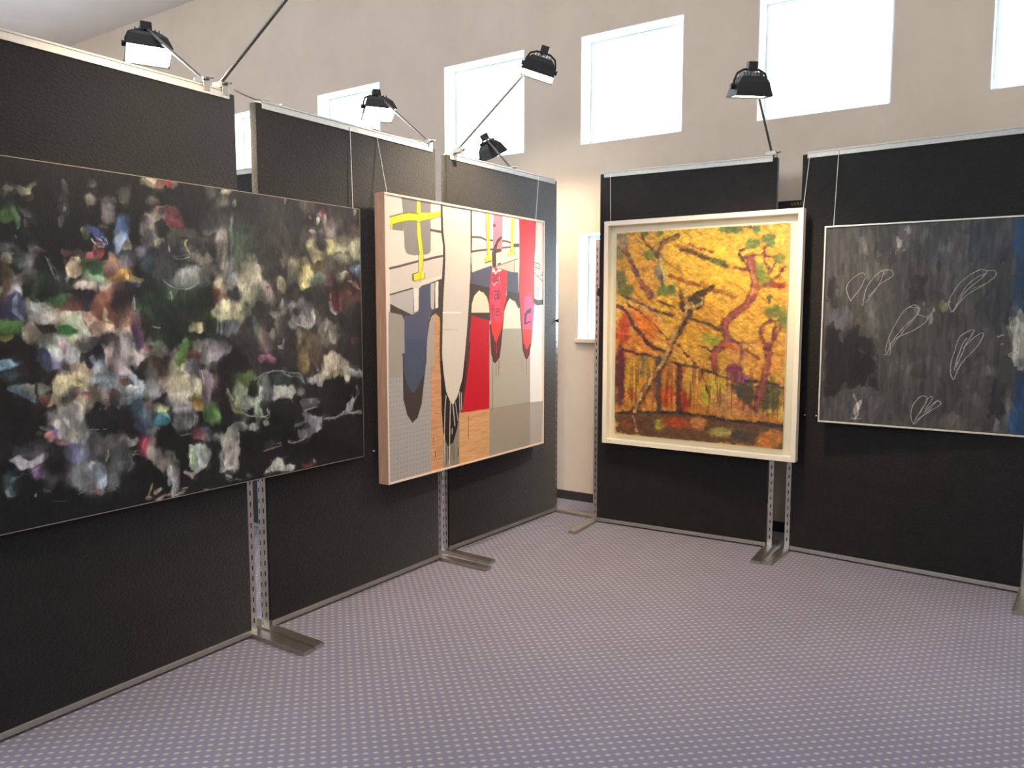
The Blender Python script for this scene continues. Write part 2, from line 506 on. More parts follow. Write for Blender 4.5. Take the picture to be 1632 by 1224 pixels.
def paint(w, h, nx, ny, ground, strokes, warp, warp_freq, streak, streak_freq, edge, grow=1.0, curved=True, form=0.0):
    """Lay the strokes one over another on an nx x ny canvas; colours stay display-referred."""
    u, v = np.meshgrid(np.linspace(0, w, nx), np.linspace(0, h, ny))
    wu = u + warp*(fbm(u*warp_freq, v*warp_freq, 11)-.5)*2
    wv = v + warp*(fbm(u*warp_freq, v*warp_freq, 47)-.5)*2
    wu = wu + warp*.45*(fbm(u*warp_freq*4, v*warp_freq*4, 5)-.5)*2
    wv = wv + warp*.45*(fbm(u*warp_freq*4, v*warp_freq*4, 29)-.5)*2
    tex = fbm(u*streak_freq[0], v*streak_freq[1], 83)
    img = np.ones((ny, nx, 3))*rgb(ground)
    lines = strokes.strip().splitlines()
    for count, line in enumerate(lines):
        lit = 1.0
        k, col, f, al, *num = line.split()
        f = float(f); al = float(al); c = rgb(col)
        p = np.array([float(q) for q in num])/1000
        if k == 'e':
            o, a, b = p[0:2], p[2:4]*grow, p[4:6]*grow
            ext = np.hypot(a, b)*1.35 + warp
            lo, hi = o-ext, o+ext
        else:
            q = p.reshape(-1, 2); m = f + warp + .004
            lo, hi = q.min(0)-m, q.max(0)+m
        i0 = max(0, int(lo[0]/w*(nx-1))); i1 = min(nx, int(hi[0]/w*(nx-1))+2)
        j0 = max(0, int(lo[1]/h*(ny-1))); j1 = min(ny, int(hi[1]/h*(ny-1))+2)
        if i1 <= i0 or j1 <= j0:
            continue
        X = wu[j0:j1, i0:i1]; Y = wv[j0:j1, i0:i1]; T = tex[j0:j1, i0:i1]
        if k == 'e':
            dx = X-o[0]; dy = Y-o[1]; det = a[0]*b[1]-a[1]*b[0]
            s = (dx*b[1]-dy*b[0])/det; t = (dy*a[0]-dx*a[1])/det
            r = np.sqrt(s*s+t*t) + (T-.5)*streak
            A = np.clip((1+f*.35-r)/max(f, .06), 0, 1)
            if form:
                ph = count*2.399
                lit = (1+form*np.clip(s*math.cos(ph)+t*math.sin(ph), -1.2, 1.2)*(1 if count % 3 else 1.5))[..., None]
        elif k == 'p':
            d = np.full(X.shape, 9.0); ins = np.zeros(X.shape, bool)
            for n in range(len(q)):
                (x1, y1), (x2, y2) = q[n-1], q[n]
                ex, ey = x2-x1, y2-y1
                tt = np.clip(((X-x1)*ex+(Y-y1)*ey)/(ex*ex+ey*ey+1e-12), 0, 1)
                d = np.minimum(d, np.hypot(X-x1-tt*ex, Y-y1-tt*ey))
                cr = (y1 > Y) != (y2 > Y)
                ins ^= cr & (X < (x2-x1)*(Y-y1)/((y2-y1) if y2 != y1 else 1e-9)+x1)
            sd = np.where(ins, d, -d) + (T-.5)*streak*.02
            ff = max(f*edge, .0012)
            A = np.clip(.5+sd/ff, 0, 1)
        else:
            if curved:
                q = smooth(q)
            d = np.full(X.shape, 9.0)
            for n in range(1, len(q)):
                (x1, y1), (x2, y2) = q[n-1], q[n]
                ex, ey = x2-x1, y2-y1
                tt = np.clip(((X-x1)*ex+(Y-y1)*ey)/(ex*ex+ey*ey+1e-12), 0, 1)
                d = np.minimum(d, np.hypot(X-x1-tt*ex, Y-y1-tt*ey))
            hw = f/2*(1+(T-.5)*streak)
            A = np.clip(.5+(hw-d)/max(.0018, f*.25*edge), 0, 1)
        A = (A*A*(3-2*A)*al)[..., None]
        img[j0:j1, i0:i1] = img[j0:j1, i0:i1]*(1-A) + c*lit*A*(1+(T[..., None]-.5)*streak*.5)
    return img, u, v, tex


def canvas_dark(S):  # broad grey strokes at upper right put window glare into the colour
    img, u, v, tex = paint(1.885, 1.265, 760, 510, '17181b', S, .022, 9, .7, (30, 15), 1.0, 1.36, True, .34)
    q = np.clip((fbm(u*13, v*10, 71, 4)-.50)*7, 0, 1)[..., None]
    img = img*(1-.45*q) + rgb('1c1d20')*.45*q
    img = dabs(img, u, v, .028, .042, (.015, .01, .0), .28, .22, 3)
    img = dabs(img, u, v, .010, .016, (.012, .008, .0), .25, .26, 9)
    sub, _, _, _ = paint(1.885, 1.265, 760, 510, '000000', '\n'.join(l for l in S.strip().splitlines() if l[0] == 'l' and l[2] > '4'), .004, 14, .9, (40, 40), 1.0)
    a = np.clip((sub.max(2)-.05)*3, 0, 1)[..., None]*.7
    img = img*(1-a)+np.maximum(sub, img)*a
    g = fbm(u*150, v*40, 7)-.5
    img = np.clip((img*.74+img.mean(2, keepdims=True)*.26)*1.12-.012, 0, 1)
    return img*(1+g*.3)[..., None]
def canvas_graphic(S):  # black outlines greyed in the upper part: window haze put into their colour
    img, u, v, tex = paint(1.553, 1.508, 620, 600, 'e6dcd0', S, .0012, 9, .05, (10, 10), .3)
    peg = (u < .45) & (v < .72) & ((img.max(2)-img.min(2)) < .04) & (img.max(2) > .6)
    d = np.hypot((u % .026)-.013, (v % .026)-.013)
    img = img*(1-.22*(peg & (d < .0035)))[..., None]
    wood = (img[..., 0]-img[..., 2] > .2) & (img[..., 0] < .9) & (img[..., 1] > .5) & (v < 1.0) & (img[..., 2] > .3)
    return img*(1+wood*(fbm(u*14, v*120, 3)-.5)*.22)[..., None]
def canvas_landscape(S):
    img, u, v, tex = paint(1.137, 1.365, 480, 580, 'dfa94c', S, .011, 16, .6, (36, 26), 1.2)
    img = dabs(img, u, v, .034, .020, (.05, .01, .0), .14, .45, 3)
    img = dabs(img, u, v, .013, .011, (.07, -.01, .0), .14, .5, 21)
    q = fbm((u*.8-v*.6)*12, (u*.6+v*.8)*60, 31, 4)
    up = np.clip((v-.45)*6, 0, 1)
    m = (np.clip((q-.60)*9, 0, 1)*up*.4*(img[..., 0] > .6))[..., None]
    img = img*(1-m)+rgb('8a4c24')*m
    q = fbm(u*70, v*7, 37, 4)
    lowb = np.clip((.55-v)*8, 0, 1)*np.clip((v-.16)*12, 0, 1)
    m = (np.clip((q-.52)*8, 0, 1)*lowb*.55)[..., None]
    img = img*(1-m)+rgb('6a3826')*m
    q = fbm((u*.8-v*.6)*9, (u*.6+v*.8)*40, 55, 4)
    m = (np.clip((q-.62)*8, 0, 1)*.35*(img[..., 0] > .72))[..., None]
    img = img*(1-m)+rgb('f2cc66')*m
    g = fbm(u*50, v*110, 7)-.5
    return img*(1+g*.34)[..., None]
def canvas_chalk(S):
    img, u, v, tex = paint(1.02, 1.13, 430, 480, '454443', '\n'.join(l for l in S.strip().splitlines() if not l.startswith('l b') and not l.startswith('l a')), .016, 12, .9, (60, 9), 1.5)
    img = dabs(img, u, v, .022, .07, (.012, .012, -.01), .20, .6, 3)
    g = fbm(u*70, v*9, 7)-.5
    img = img*(1+g*.55)[..., None]
    sub, _, _, _ = paint(1.02, 1.13, 430, 480, '000000', '\n'.join(l for l in S.strip().splitlines() if l.startswith('l b') or l.startswith('l a')), .004, 14, .6, (60, 60), 1.0)
    a = np.clip(sub.max(2)*1.25, 0, 1)[..., None]
    return img*(1-a) + rgb('b4b0aa')*a

GAIN = dict(dark=.95, graphic=1.0, land=1.0, chalk=.95)

# brush strokes: kind, colour, softness or width, opacity, then millimetres on the canvas
DARK = """
e 4a4644 .90 0.75 1494 1039 589 38 -11 -333
e 3c383a .90 0.60 1544 665 537 -11 -8 -244
e a9adb2 .50 1.00 245 776 67 0 -3 -62
e b2b6ba .50 1.00 286 759 108 -10 -7 -52
e 6a5854 .60 0.70 512 741 161 -1 -5 -97
e aab2be .40 0.80 404 610 93 -4 -5 -88
e a09498 .50 0.70 561 569 102 -6 -5 -96
e 8a7a68 .50 0.70 448 489 111 -9 -4 -74
e 1c1e20 .40 1.00 263 627 72 -3 -3 -52
e 22201f .40 1.00 286 569 60 -3 -2 -42
e 202622 .35 1.00 868 730 163 -1 -8 -174
e 1f1c1e .40 1.00 1060 497 87 -6 -4 -101
e b0b094 .40 1.00 875 479 60 -4 -4 -84
e 1b1b1d .20 1.00 277 413 127 -14 -3 -53
e 1a1b1e .30 1.00 231 341 107 -14 -4 -70
e 3c3f48 .15 1.00 496 194 103 -17 -6 -111
e 19191b .40 1.00 840 112 187 -32 -6 -127
e 19191c .50 1.00 644 125 83 -15 -5 -100
e 17181b .25 1.00 1658 124 228 -32 -3 -103
e 19191b .40 1.00 1400 87 312 -48 -3 -73
e 7f8070 .40 1.00 248 1154 15 -1 -2 -8
e 7d7c6e .40 1.00 297 1157 19 2 0 -8
e 77796a .40 1.00 327 1178 9 11 5 -4
e 60625a .40 1.00 238 1139 9 5 1 -4
e 2f4a2c .80 1.00 235 1089 19 2 -1 -24
e 4f8a3a .60 1.00 231 1072 16 2 -1 -15
e 4b7a48 .60 1.00 265 1072 9 4 6 -22
e 4f9a50 .40 1.00 275 1049 5 0 0 -9
e 555a55 .40 1.00 301 1055 5 2 3 -11
e 3e4348 .40 1.00 298 1089 19 -10 -4 -6
e 9a9a80 .40 1.00 268 1011 4 0 0 -5
e 4a5560 .60 1.00 237 961 26 -9 -9 -23
e 2a3a48 .40 1.00 251 952 14 -6 -3 -6
l 7a8590 .0026 1.00 242 943 261 947
e 82806f .40 1.00 226 926 14 1 -1 -14
e 46544e .40 1.00 327 967 10 1 -1 -14
e 5a4444 .40 1.00 347 957 17 1 -1 -11
e 4e5e5a .70 1.00 280 929 23 1 -1 -21
e 65606a .70 1.00 315 917 20 1 -2 -28
e 6a6d72 .40 1.00 433 1186 10 3 2 -17
e 3c4246 .40 1.00 426 1155 11 1 -1 -14
e 4a2a2c .40 1.00 439 1135 7 1 -1 -14
e 8a8c86 .40 1.00 432 1117 7 1 0 -6
e 5e6268 .40 1.00 426 1070 7 1 -1 -18
e 7b7970 .50 1.00 534 1157 21 10 6 -18
e 3a3c42 .40 1.00 546 1213 19 2 -1 -18
e 686468 .50 1.00 588 1122 19 2 -2 -41
e 55504e .40 1.00 594 1156 19 2 0 -7
e 3a3836 .40 1.00 566 1066 11 1 0 -9
e 3d5a8a .50 1.00 619 1031 22 0 -8 -61
e 7c93b8 .60 1.00 614 1016 16 0 -5 -38
e 2e4a78 .40 1.00 633 1078 12 1 -1 -23
e 6f765f .40 1.00 500 1033 9 1 -1 -18
e 8a7fa8 .40 1.00 517 1045 7 1 -1 -11
e 2c3a70 .40 1.00 545 1018 18 9 16 -36
l c0c8c0 .0060 1.00 523 1016 530 1006 539 999
l b0bcd8 .0038 1.00 549 1022 563 1004 566 990 547 988
e 9a4a58 .40 1.00 514 951 15 -2 -3 -13
e 7a3038 .40 1.00 535 965 15 1 -1 -17
e b06a66 .40 1.00 534 980 9 1 0 -7
e b0a080 .40 1.00 456 932 11 1 0 -7
e b8a684 .40 1.00 444 906 21 8 5 -15
e 2f5a38 .40 1.00 510 916 41 2 -1 -19
e 8ab09a .40 1.00 520 887 26 1 -1 -13
e a07a60 .40 1.00 587 946 15 5 4 -18
e 8a6a58 .60 1.00 594 920 35 2 -1 -23
e b88a3c .40 1.00 620 894 32 1 0 -10
e 5a3434 .40 1.00 436 950 12 1 0 -7
e 9a9a88 .40 1.00 641 998 10 1 -1 -13
e 4a4a48 .40 1.00 646 1185 12 1 -1 -23
l 8a9a98 .0042 1.00 366 934 383 881
e 343436 .60 1.00 1005 1085 73 6 -4 -105
e 5a4444 .40 1.00 740 1253 13 2 -1 -19
e 8a8070 .40 1.00 761 1256 25 3 -1 -23
e 6a4a44 .40 1.00 803 1254 26 3 -1 -20
p b02c38 .0040 1.00 817 1273 852 1276 853 1240 833 1238 820 1252
p a08a68 .0040 1.00 852 1274 888 1275 873 1247 850 1236
e a09a84 .40 1.00 769 1263 17 2 -1 -12
e 50494a .70 1.00 778 1172 21 2 -1 -16
e 3e423e .80 1.00 659 1193 24 3 -1 -23
e 7a5560 .40 1.00 815 1144 26 3 -1 -16
e 8a8580 .40 1.00 748 1079 41 25 16 -26
e 8f8d84 .40 1.00 792 1118 22 2 -1 -20
p a5a290 .0040 1.00 804 1135 842 1143 817 1097
e 705560 .40 1.00 833 1142 27 3 -1 -16
e 8a3a48 .40 1.00 860 1101 29 9 11 -42
e a83a48 .40 1.00 857 1097 16 1 -1 -14
e 6a6480 .40 1.00 732 1101 17 2 -1 -12
e 2a2628 .20 1.00 799 1077 24 2 -1 -26
e 5d5b66 .60 1.00 745 1024 38 3 -1 -32
p a9ab80 .0060 1.00 766 1017 810 1028 815 1005 791 983 761 993
e 4d534c .50 1.00 854 1015 27 2 -2 -45
l a8ac60 .0078 1.00 901 1017 899 1031 907 1040
l a8ac60 .0044 1.00 901 1019 920 987
l a8a890 .0085 1.00 827 1010 830 990
e 5a5854 .40 1.00 942 1055 34 -19 -11 -14
e 3a3434 .30 1.00 983 1008 66 -6 -8 -33
e 5a6266 .20 1.00 885 919 97 4 -3 -76
e 3c4246 .60 1.00 859 935 87 4 -3 -57
e 7c8688 .70 1.00 920 880 46 24 17 -28
l 95a0a0 .0035 1.00 799 876 828 852 873 842 919 847 958 868
l 8a9292 .0035 1.00 856 961 887 964 920 975
e 8f8d80 .40 1.00 971 965 52 -1 -2 -17
e 9a978a .40 1.00 1005 975 15 1 -1 -21
e 7d7a72 .40 1.00 1070 983 23 1 -3 -82
e 96948a .40 1.00 1069 970 15 1 -2 -43
e 74777c .40 1.00 1112 912 34 1 -2 -57
e 5f6a6c .50 1.00 1115 1051 8 1 -3 -78
e 8b8a72 .40 1.00 1070 867 28 1 -2 -48
e 3c5a70 .60 1.00 732 921 25 1 -1 -24
e 55586a .60 1.00 697 974 25 1 -1 -23
e 565868 .70 1.00 647 940 32 2 -2 -31
e b59a4c .40 1.00 668 871 39 -9 -4 -13
e d0c08a .40 1.00 688 860 18 -8 -5 -9
e a08a68 .40 1.00 629 889 16 1 -1 -23
e 3c3468 .40 1.00 679 848 25 1 0 -10
e 6a6860 .40 1.00 650 1002 9 5 9 -16
e 8a8a76 .40 1.00 1106 1249 20 2 -1 -13
e 4c524a .70 1.00 1079 1206 40 5 -1 -17
e 47504e .80 1.00 1022 1254 29 4 -1 -34
e 80827c .40 1.00 1142 1204 6 1 -1 -17
e 55585c .40 1.00 1024 1078 29 2 0 -8
e 6a6860 .60 1.00 1023 925 34 1 -1 -26
e 8a8c70 .40 1.00 1174 905 13 0 -2 -40
e 3a4a40 .80 1.00 1186 1037 53 4 -3 -88
e 8a8f6a .50 1.00 1180 886 21 1 -1 -36
e 9a9a86 .30 1.00 1218 887 52 5 5 -80
e 8a8a74 .30 1.00 1234 802 18 -5 -14 -30
e 7f7a74 .40 1.00 1288 853 32 10 18 -43
e 5f5a56 .40 1.00 1400 1005 15 1 -2 -47
e 83806c .50 1.00 1457 942 33 1 -2 -52
e b3ab72 .35 1.00 1524 936 37 -4 -15 -57
e b8b078 .40 1.00 1520 892 19 1 -1 -19
e 9a967a .40 1.00 1381 883 17 3 5 -27
e a9a886 .30 1.00 1768 1066 140 9 -2 -55
p b5ae74 .0080 1.00 1661 1113 1708 1112 1726 1034 1663 956 1637 979 1652 1029
p a8a888 .0080 1.00 1811 1110 1896 1106 1890 1002 1794 1012
e 98956c .25 1.00 1607 1046 52 3 -2 -63
e 4e4c46 .60 1.00 1621 1076 39 3 -1 -29
e 5a4c30 .20 1.00 1611 961 45 -4 -4 -17
e 47443e .30 1.00 1737 974 79 4 -2 -53
e 6f6f5e .60 1.00 1752 1005 55 3 -1 -20
e 6a789a .40 1.00 1856 964 40 2 -1 -31
e 8a9cc8 .40 1.00 1878 960 25 1 -1 -26
e 98948c .40 1.00 1743 922 34 6 4 -17
e 7d4a52 .50 1.00 1648 908 33 1 -1 -27
e 55625a .60 1.00 1596 909 45 2 -1 -24
e 4a3030 .70 1.00 1818 855 86 2 -2 -62
p bf9484 .0040 1.00 1784 900 1855 918 1894 878 1875 869
e 7a4048 .40 1.00 1796 844 18 0 0 -10
e 7c6e66 .60 1.00 1709 1176 61 6 -1 -40
e 80767a .70 1.00 1742 1145 62 5 -1 -20
e 4a3c3c .70 1.00 1819 1171 64 6 -1 -51
e 6a3a40 .60 1.00 1645 1234 26 3 -1 -29
e 8a7c80 .40 1.00 1657 1191 13 1 -1 -29
e 3a3636 .40 1.00 1572 1154 57 5 -2 -53
e 8f8d8a .40 1.00 1571 1118 22 -1 -2 -7
e a09c98 .40 1.00 1599 1190 8 1 -1 -17
e 7f7d7a .40 1.00 1552 1198 8 1 0 -10
e 787878 .60 1.00 1635 1131 16 1 -1 -20
e 6c2e3c .50 1.00 1698 788 37 5 10 -49
l 96868a .0093 1.00 1679 837 1679 812
e 9a9294 .40 1.00 1680 757 15 0 -1 -20
e 8a8c8c .40 1.00 1547 752 19 0 -1 -24
e 7a7c7c .40 1.00 1522 757 13 0 -1 -19
e 8a8470 .40 1.00 1846 1250 13 1 0 -15
e 9a6a60 .40 1.00 1893 1121 7 1 -1 -21
e 7f8f70 .40 1.00 1160 757 21 0 -1 -36
e 8a5a5c .40 1.00 1311 868 17 0 0 -9
e 463c3c .40 1.00 1563 1258 51 6 -1 -29
l 907868 .0084 1.00 1421 1270 1414 1242
e a8a8b0 .50 1.00 264 832 32 1 -1 -21
e b0b8b8 .40 1.00 206 749 28 0 -2 -31
e b4b4b0 .60 1.00 343 766 41 0 -2 -39
e 9ab0c0 .60 1.00 333 763 13 0 -2 -32
e b0b0a0 .60 1.00 371 777 28 0 -2 -29
e aaa6a4 .50 1.00 314 720 47 -1 -1 -25
e 1e2434 .60 1.00 274 721 20 0 -1 -21
e 2e3050 .15 1.00 252 756 31 12 12 -42
e 6a6f98 .40 1.00 266 749 7 3 11 -28
e 6a7090 .50 1.00 259 783 6 0 -1 -17
e 1c2a22 .20 1.00 341 848 44 1 -3 -53
e 1f3826 .50 1.00 354 841 31 1 -2 -35
e 22282a .50 1.00 381 838 38 1 -2 -47
l 707a76 .0035 1.00 377 898 389 867
e 8a9490 .40 1.00 425 875 8 0 -1 -14
e 4a3a34 .50 1.00 218 844 19 4 6 -53
e b0aca0 .40 1.00 213 820 6 0 -1 -17
e 4a4a48 .60 1.00 292 871 23 1 -1 -24
e 2a5432 .50 1.00 510 908 49 2 -1 -22
e b0a8a4 .40 1.00 499 848 37 7 3 -25
e 7fa88a .50 1.00 519 882 34 1 -1 -17
e b0a898 .50 1.00 582 851 34 -5 -5 -23
e b0823c .50 1.00 616 890 36 1 -1 -19
e d8b060 .40 1.00 641 883 8 0 -1 -12
e b0a082 .40 1.00 448 905 22 1 -1 -18
e 7a5a58 .40 1.00 581 907 23 1 -1 -19
e 26202a .30 1.00 489 796 66 -5 -4 -28
e 2e2226 .50 1.00 619 805 36 0 -2 -35
e 3f6440 .50 1.00 403 788 32 0 -1 -18
e 6a4640 .60 1.00 440 759 36 0 -1 -22
e 6f4438 .50 1.00 571 767 51 0 -3 -53
e 6a4638 .40 1.00 580 717 31 0 -1 -23
p b09a84 .0040 1.00 563 774 569 771 573 736 550 733
e a8a890 .50 1.00 416 716 36 0 -1 -22
p b4bfa8 .0040 1.00 417 726 472 748 499 703 502 685 546 668 501 670 437 697
p bf9e88 .0040 1.00 479 752 506 763 534 733 579 694 566 676 539 672 503 703
e c0a08a .40 1.00 548 703 31 0 -1 -23
e a88c80 .50 1.00 613 682 36 -1 -1 -23
e 3f6b30 .40 1.00 234 694 48 -1 -2 -28
e 6a6a34 .50 1.00 220 660 28 -1 -1 -10
e 5f6444 .60 1.00 365 673 21 -1 -2 -29
p 2f6a30 .0040 1.00 388 701 416 705 462 693 464 674 414 668 399 658 386 673
e 2a2422 .40 1.00 342 681 31 -1 -1 -25
e b8ae94 .40 1.00 298 675 18 0 -2 -28
p aeb8c4 .0080 1.00 330 649 385 654 457 671 467 644 458 611 467 581 430 572 407 544 365 539 343 570 335 613
e b8bcc8 .60 1.00 404 625 57 -2 -2 -33
e c0c8a8 .40 1.00 449 656 22 -1 -1 -18
e a0b0a0 .50 1.00 349 634 27 -1 -1 -22
e b09498 .60 1.00 398 629 12 0 -1 -16
e 8a90b8 .50 1.00 359 558 31 -2 -1 -22
e 4a5484 .40 1.00 330 585 17 -1 -1 -21
e 8fa83a .40 1.00 483 599 15 -1 -1 -22
e b8c084 .50 1.00 469 611 18 -1 -1 -15
e 6a9ac8 .35 1.00 226 575 30 4 2 -15
e 90c0dc .50 1.00 231 579 22 -1 0 -9
e 34454c .50 1.00 229 538 35 -2 -1 -17
e 4a464c .60 1.00 500 640 41 -1 -1 -22
e 46424a .60 1.00 584 648 39 -1 -1 -27
e a8989c .40 1.00 584 575 51 -3 -2 -46
e a89a9c .50 1.00 598 539 32 -2 -2 -31
e 2c2c3e .25 1.00 511 564 36 -2 -2 -45
e 6f7488 .60 1.00 511 571 9 -1 -1 -17
e 6a4a40 .40 1.00 574 526 20 -1 -1 -13
e 9cb4c8 .30 1.00 539 532 27 -2 -1 -27
e b0a8b0 .40 1.00 516 510 34 -2 -1 -19
e a8bac4 .30 1.00 592 493 42 12 6 -21
e 9cb6cc .40 1.00 572 475 22 -2 -1 -17
e 2a2428 .50 1.00 377 506 42 -3 -2 -33
e 5a4a54 .60 1.00 406 526 21 -1 -2 -44
p b0a084 .0080 1.00 426 565 477 569 486 516 427 506
e 8a7460 .60 1.00 440 482 51 -4 -1 -15
e b5a86a .50 1.00 448 500 40 -3 -1 -11
e 3a2420 .40 1.00 518 484 50 -4 -1 -15
e a8b0a0 .40 1.00 291 494 47 -4 -1 -12
e 24402a .50 1.00 767 750 48 0 -3 -64
e 20241f .50 1.00 724 651 64 -2 -4 -80
e 263022 .60 1.00 962 759 87 0 -3 -63
e 243a2c .70 1.00 871 800 60 1 -2 -37
e 1f2824 .40 1.00 981 644 54 -2 -2 -51
l 8a9a90 .0043 1.00 827 832 832 795
l a0b0a8 .0042 1.00 755 688 777 686
e b0a880 .30 1.00 933 696 21 3 3 -19
e 8f8c74 .40 1.00 1069 837 28 1 -2 -48
e 7a4444 .50 1.00 1038 810 15 0 -1 -30
e 805a54 .50 1.00 1082 807 25 0 -1 -17
e a4a684 .25 1.00 1100 741 59 18 19 -50
e 4c505c .50 1.00 1073 689 46 -1 -1 -26
l 80848a .0065 1.00 1040 754 1036 659
e 787a7e .50 1.00 1111 877 36 1 -1 -26
e 9a9a80 .40 1.00 1176 879 16 0 -1 -31
e 2e2226 .60 1.00 640 801 40 1 -2 -35
e 8a5e4c .40 1.00 644 720 36 0 -2 -51
e b08468 .50 1.00 648 708 32 0 -1 -19
e b0a288 .40 1.00 642 677 41 -1 -1 -18
e 5f3c3c .40 1.00 639 770 24 0 -1 -19
e 5c4450 .50 1.00 693 711 19 0 -2 -35
e 42304a .40 1.00 694 644 21 -1 -2 -51
e 4c5c54 .50 1.00 692 766 17 0 -1 -24
l 8a948c .0064 1.00 673 805 675 758
e a89aa4 .40 1.00 625 576 36 -2 -3 -66
e 8f8e94 .40 1.00 652 622 24 3 6 -47
e aca4a4 .50 1.00 686 573 38 -2 -2 -36
e acaea4 .40 1.00 743 602 39 -2 -2 -36
e 8fb094 .40 1.00 756 610 26 -1 -1 -20
e b0a090 .40 1.00 789 580 22 -1 -1 -20
e b08088 .40 1.00 722 615 21 -1 -1 -12
e 4a4452 .60 1.00 824 566 27 -1 -1 -25
e 3c332e .30 1.00 769 516 70 -5 -2 -45
e 4a3c28 .40 1.00 762 557 26 -1 -1 -16
e 565256 .60 1.00 742 505 26 -2 -1 -28
l 1e2428 .0190 1.00 665 554 692 509 712 483 706 452
p 9cb0c0 .0060 1.00 602 507 663 527 670 498 703 492 708 459 688 441 685 404 597 412
e 6a4a40 .40 1.00 624 478 28 -2 -1 -14
e 8a7870 .40 1.00 673 470 25 -2 -1 -12
e a4bcd0 .40 1.00 627 439 41 -4 -1 -16
e 848c94 .50 1.00 735 445 39 -3 -2 -36
e 76706c .60 1.00 788 453 26 -2 -1 -29
e b4b496 .30 1.00 875 479 56 -4 -3 -75
e bab89a .35 1.00 864 430 60 -5 -2 -50
e b8b898 .40 1.00 920 446 24 -2 -2 -38
e b8a098 .60 1.00 809 422 27 -2 -1 -25
e a4ac84 .50 1.00 896 529 28 -2 -1 -25
e 4f7a38 .40 1.00 880 588 16 -3 -12 -49
e 3c5a30 .40 1.00 928 632 17 -1 -1 -30
e 5a803a .40 1.00 860 564 14 -1 -1 -21
e 85888a .40 1.00 983 571 44 -2 -2 -47
e 7c7680 .50 1.00 1033 590 48 13 11 -29
e 7c4440 .40 1.00 925 565 26 -1 -1 -25
e a8a498 .40 1.00 941 607 14 4 9 -24
e 5c5c66 .60 1.00 923 506 28 -2 -1 -30
e 87747f .40 1.00 973 455 19 -2 -2 -56
l 9a9ca0 .0055 1.00 952 508 964 451
e 5a504e .70 1.00 1012 448 25 -2 -1 -35
e 5a6a44 .50 1.00 1135 438 32 -2 -2 -40
e 8a9a7a .40 1.00 1144 392 32 -3 -2 -41
l 8f8c80 .0077 1.00 1077 420 1101 369
e 34304a .40 1.00 790 403 22 -2 -1 -12
e 5d5c60 .30 1.00 1508 738 75 0 -2 -53
e 4a4850 .40 1.00 1484 748 37 0 -1 -24
e 85868a .40 1.00 1507 709 69 -1 -1 -24
l a4a6a4 .0055 1.00 1440 705 1482 686 1532 685 1577 709
e 8f8f8c .40 1.00 1559 743 13 1 5 -34
e 5f5d58 .40 1.00 1380 701 35 2 5 -70
l 8a8a88 .0084 1.00 1383 621 1377 598 1353 594
e 6a6862 .40 1.00 1347 753 35 0 -1 -14
e 5c5a58 .30 1.00 1673 632 64 -2 -2 -55
e 8a8480 .40 1.00 1648 683 13 0 -1 -20
e 6d6c6a .50 1.00 1707 626 27 -1 -1 -30
e 52463e .50 1.00 1553 557 51 -2 -3 -84
e 6a5c40 .40 1.00 1503 569 31 -1 -3 -92
e 8c8478 .50 1.00 1490 637 12 0 -1 -29
e 7a6a44 .50 1.00 1501 520 25 -1 -1 -44
e 5f5256 .50 1.00 1274 625 31 -1 -2 -55
e 7f4a60 .35 1.00 1288 541 40 -2 -1 -19
e 9a6a84 .40 1.00 1260 538 14 -1 0 -9
e 6a5c58 .50 1.00 1264 648 22 -1 -1 -32
e 706c68 .50 1.00 1318 651 11 0 -1 -23
p 9c9ea2 .0080 1.00 1518 446 1621 459 1640 432 1619 389 1586 391 1523 416
e 9a9282 .25 1.00 1695 459 79 -5 -2 -61
e a09890 .50 1.00 1736 431 56 -4 -1 -36
e a8a078 .40 1.00 1708 428 27 -2 -1 -31
e 8c9498 .50 1.00 1828 440 47 -16 -10 -19
e 262c2a .50 1.00 1413 444 85 -6 -1 -38
e 2e3634 .40 1.00 1383 441 54 -4 -1 -29
l 767a7a .0086 1.00 1218 449 1268 473 1355 481 1414 468 1474 459 1498 423
p a0a4a0 .0060 1.00 1317 394 1330 426 1376 413 1430 414 1447 383 1416 352 1409 341 1338 341 1310 362
e 5f6668 .50 1.00 1277 402 34 -3 -2 -56
e 8c9c84 .40 1.00 1161 385 48 -4 -2 -50
e 8c9a60 .50 1.00 1143 346 21 -2 -1 -27
e 4c6434 .60 1.00 1180 456 32 -2 -1 -27
e 9caa9a .40 1.00 1198 359 49 -5 -1 -23
e 8f988c .40 1.00 1243 396 17 -1 -1 -28
e 252826 .30 1.00 1211 413 20 -2 -1 -30
e 60666a .70 1.00 1472 376 19 -2 -1 -19
p 7c8088 .0060 1.00 1470 333 1559 339 1611 334 1597 310 1545 295 1469 289
l 90949a .0057 1.00 1500 280 1564 293
e 1a1a1c .20 1.00 1705 330 97 -9 -2 -77
e 1a1b1e .20 1.00 1360 300 83 -9 -2 -48
e 88988c .40 1.00 1235 318 11 -1 -1 -28
p 8f9498 .0040 1.00 1766 262 1810 315 1824 304 1801 243 1758 235
l 80848a .0062 1.00 1840 371 1847 333 1816 289
e 5a2a34 .50 1.00 1691 788 33 5 10 -49
l 98949a .0116 1.00 1671 798 1683 753 1710 738
e b0a098 .50 1.00 1883 606 7 0 -1 -21
e 4a3038 .40 1.00 1847 602 36 -1 0 -16
e 6f7a68 .50 1.00 1191 749 21 0 -1 -22
e 4f5a52 .60 1.00 1227 694 16 0 -1 -36
e 7c7c7c .50 1.00 1372 790 9 0 -1 -19
p 9aa8a8 .0060 1.00 229 492 249 499 292 501 336 505 330 469 309 446 286 448 260 458 238 477
e 5f84a8 .40 1.00 248 480 18 -9 -4 -10
e b4bca0 .40 1.00 275 492 20 -2 -1 -12
e b0b8a4 .40 1.00 322 495 15 -1 -1 -14
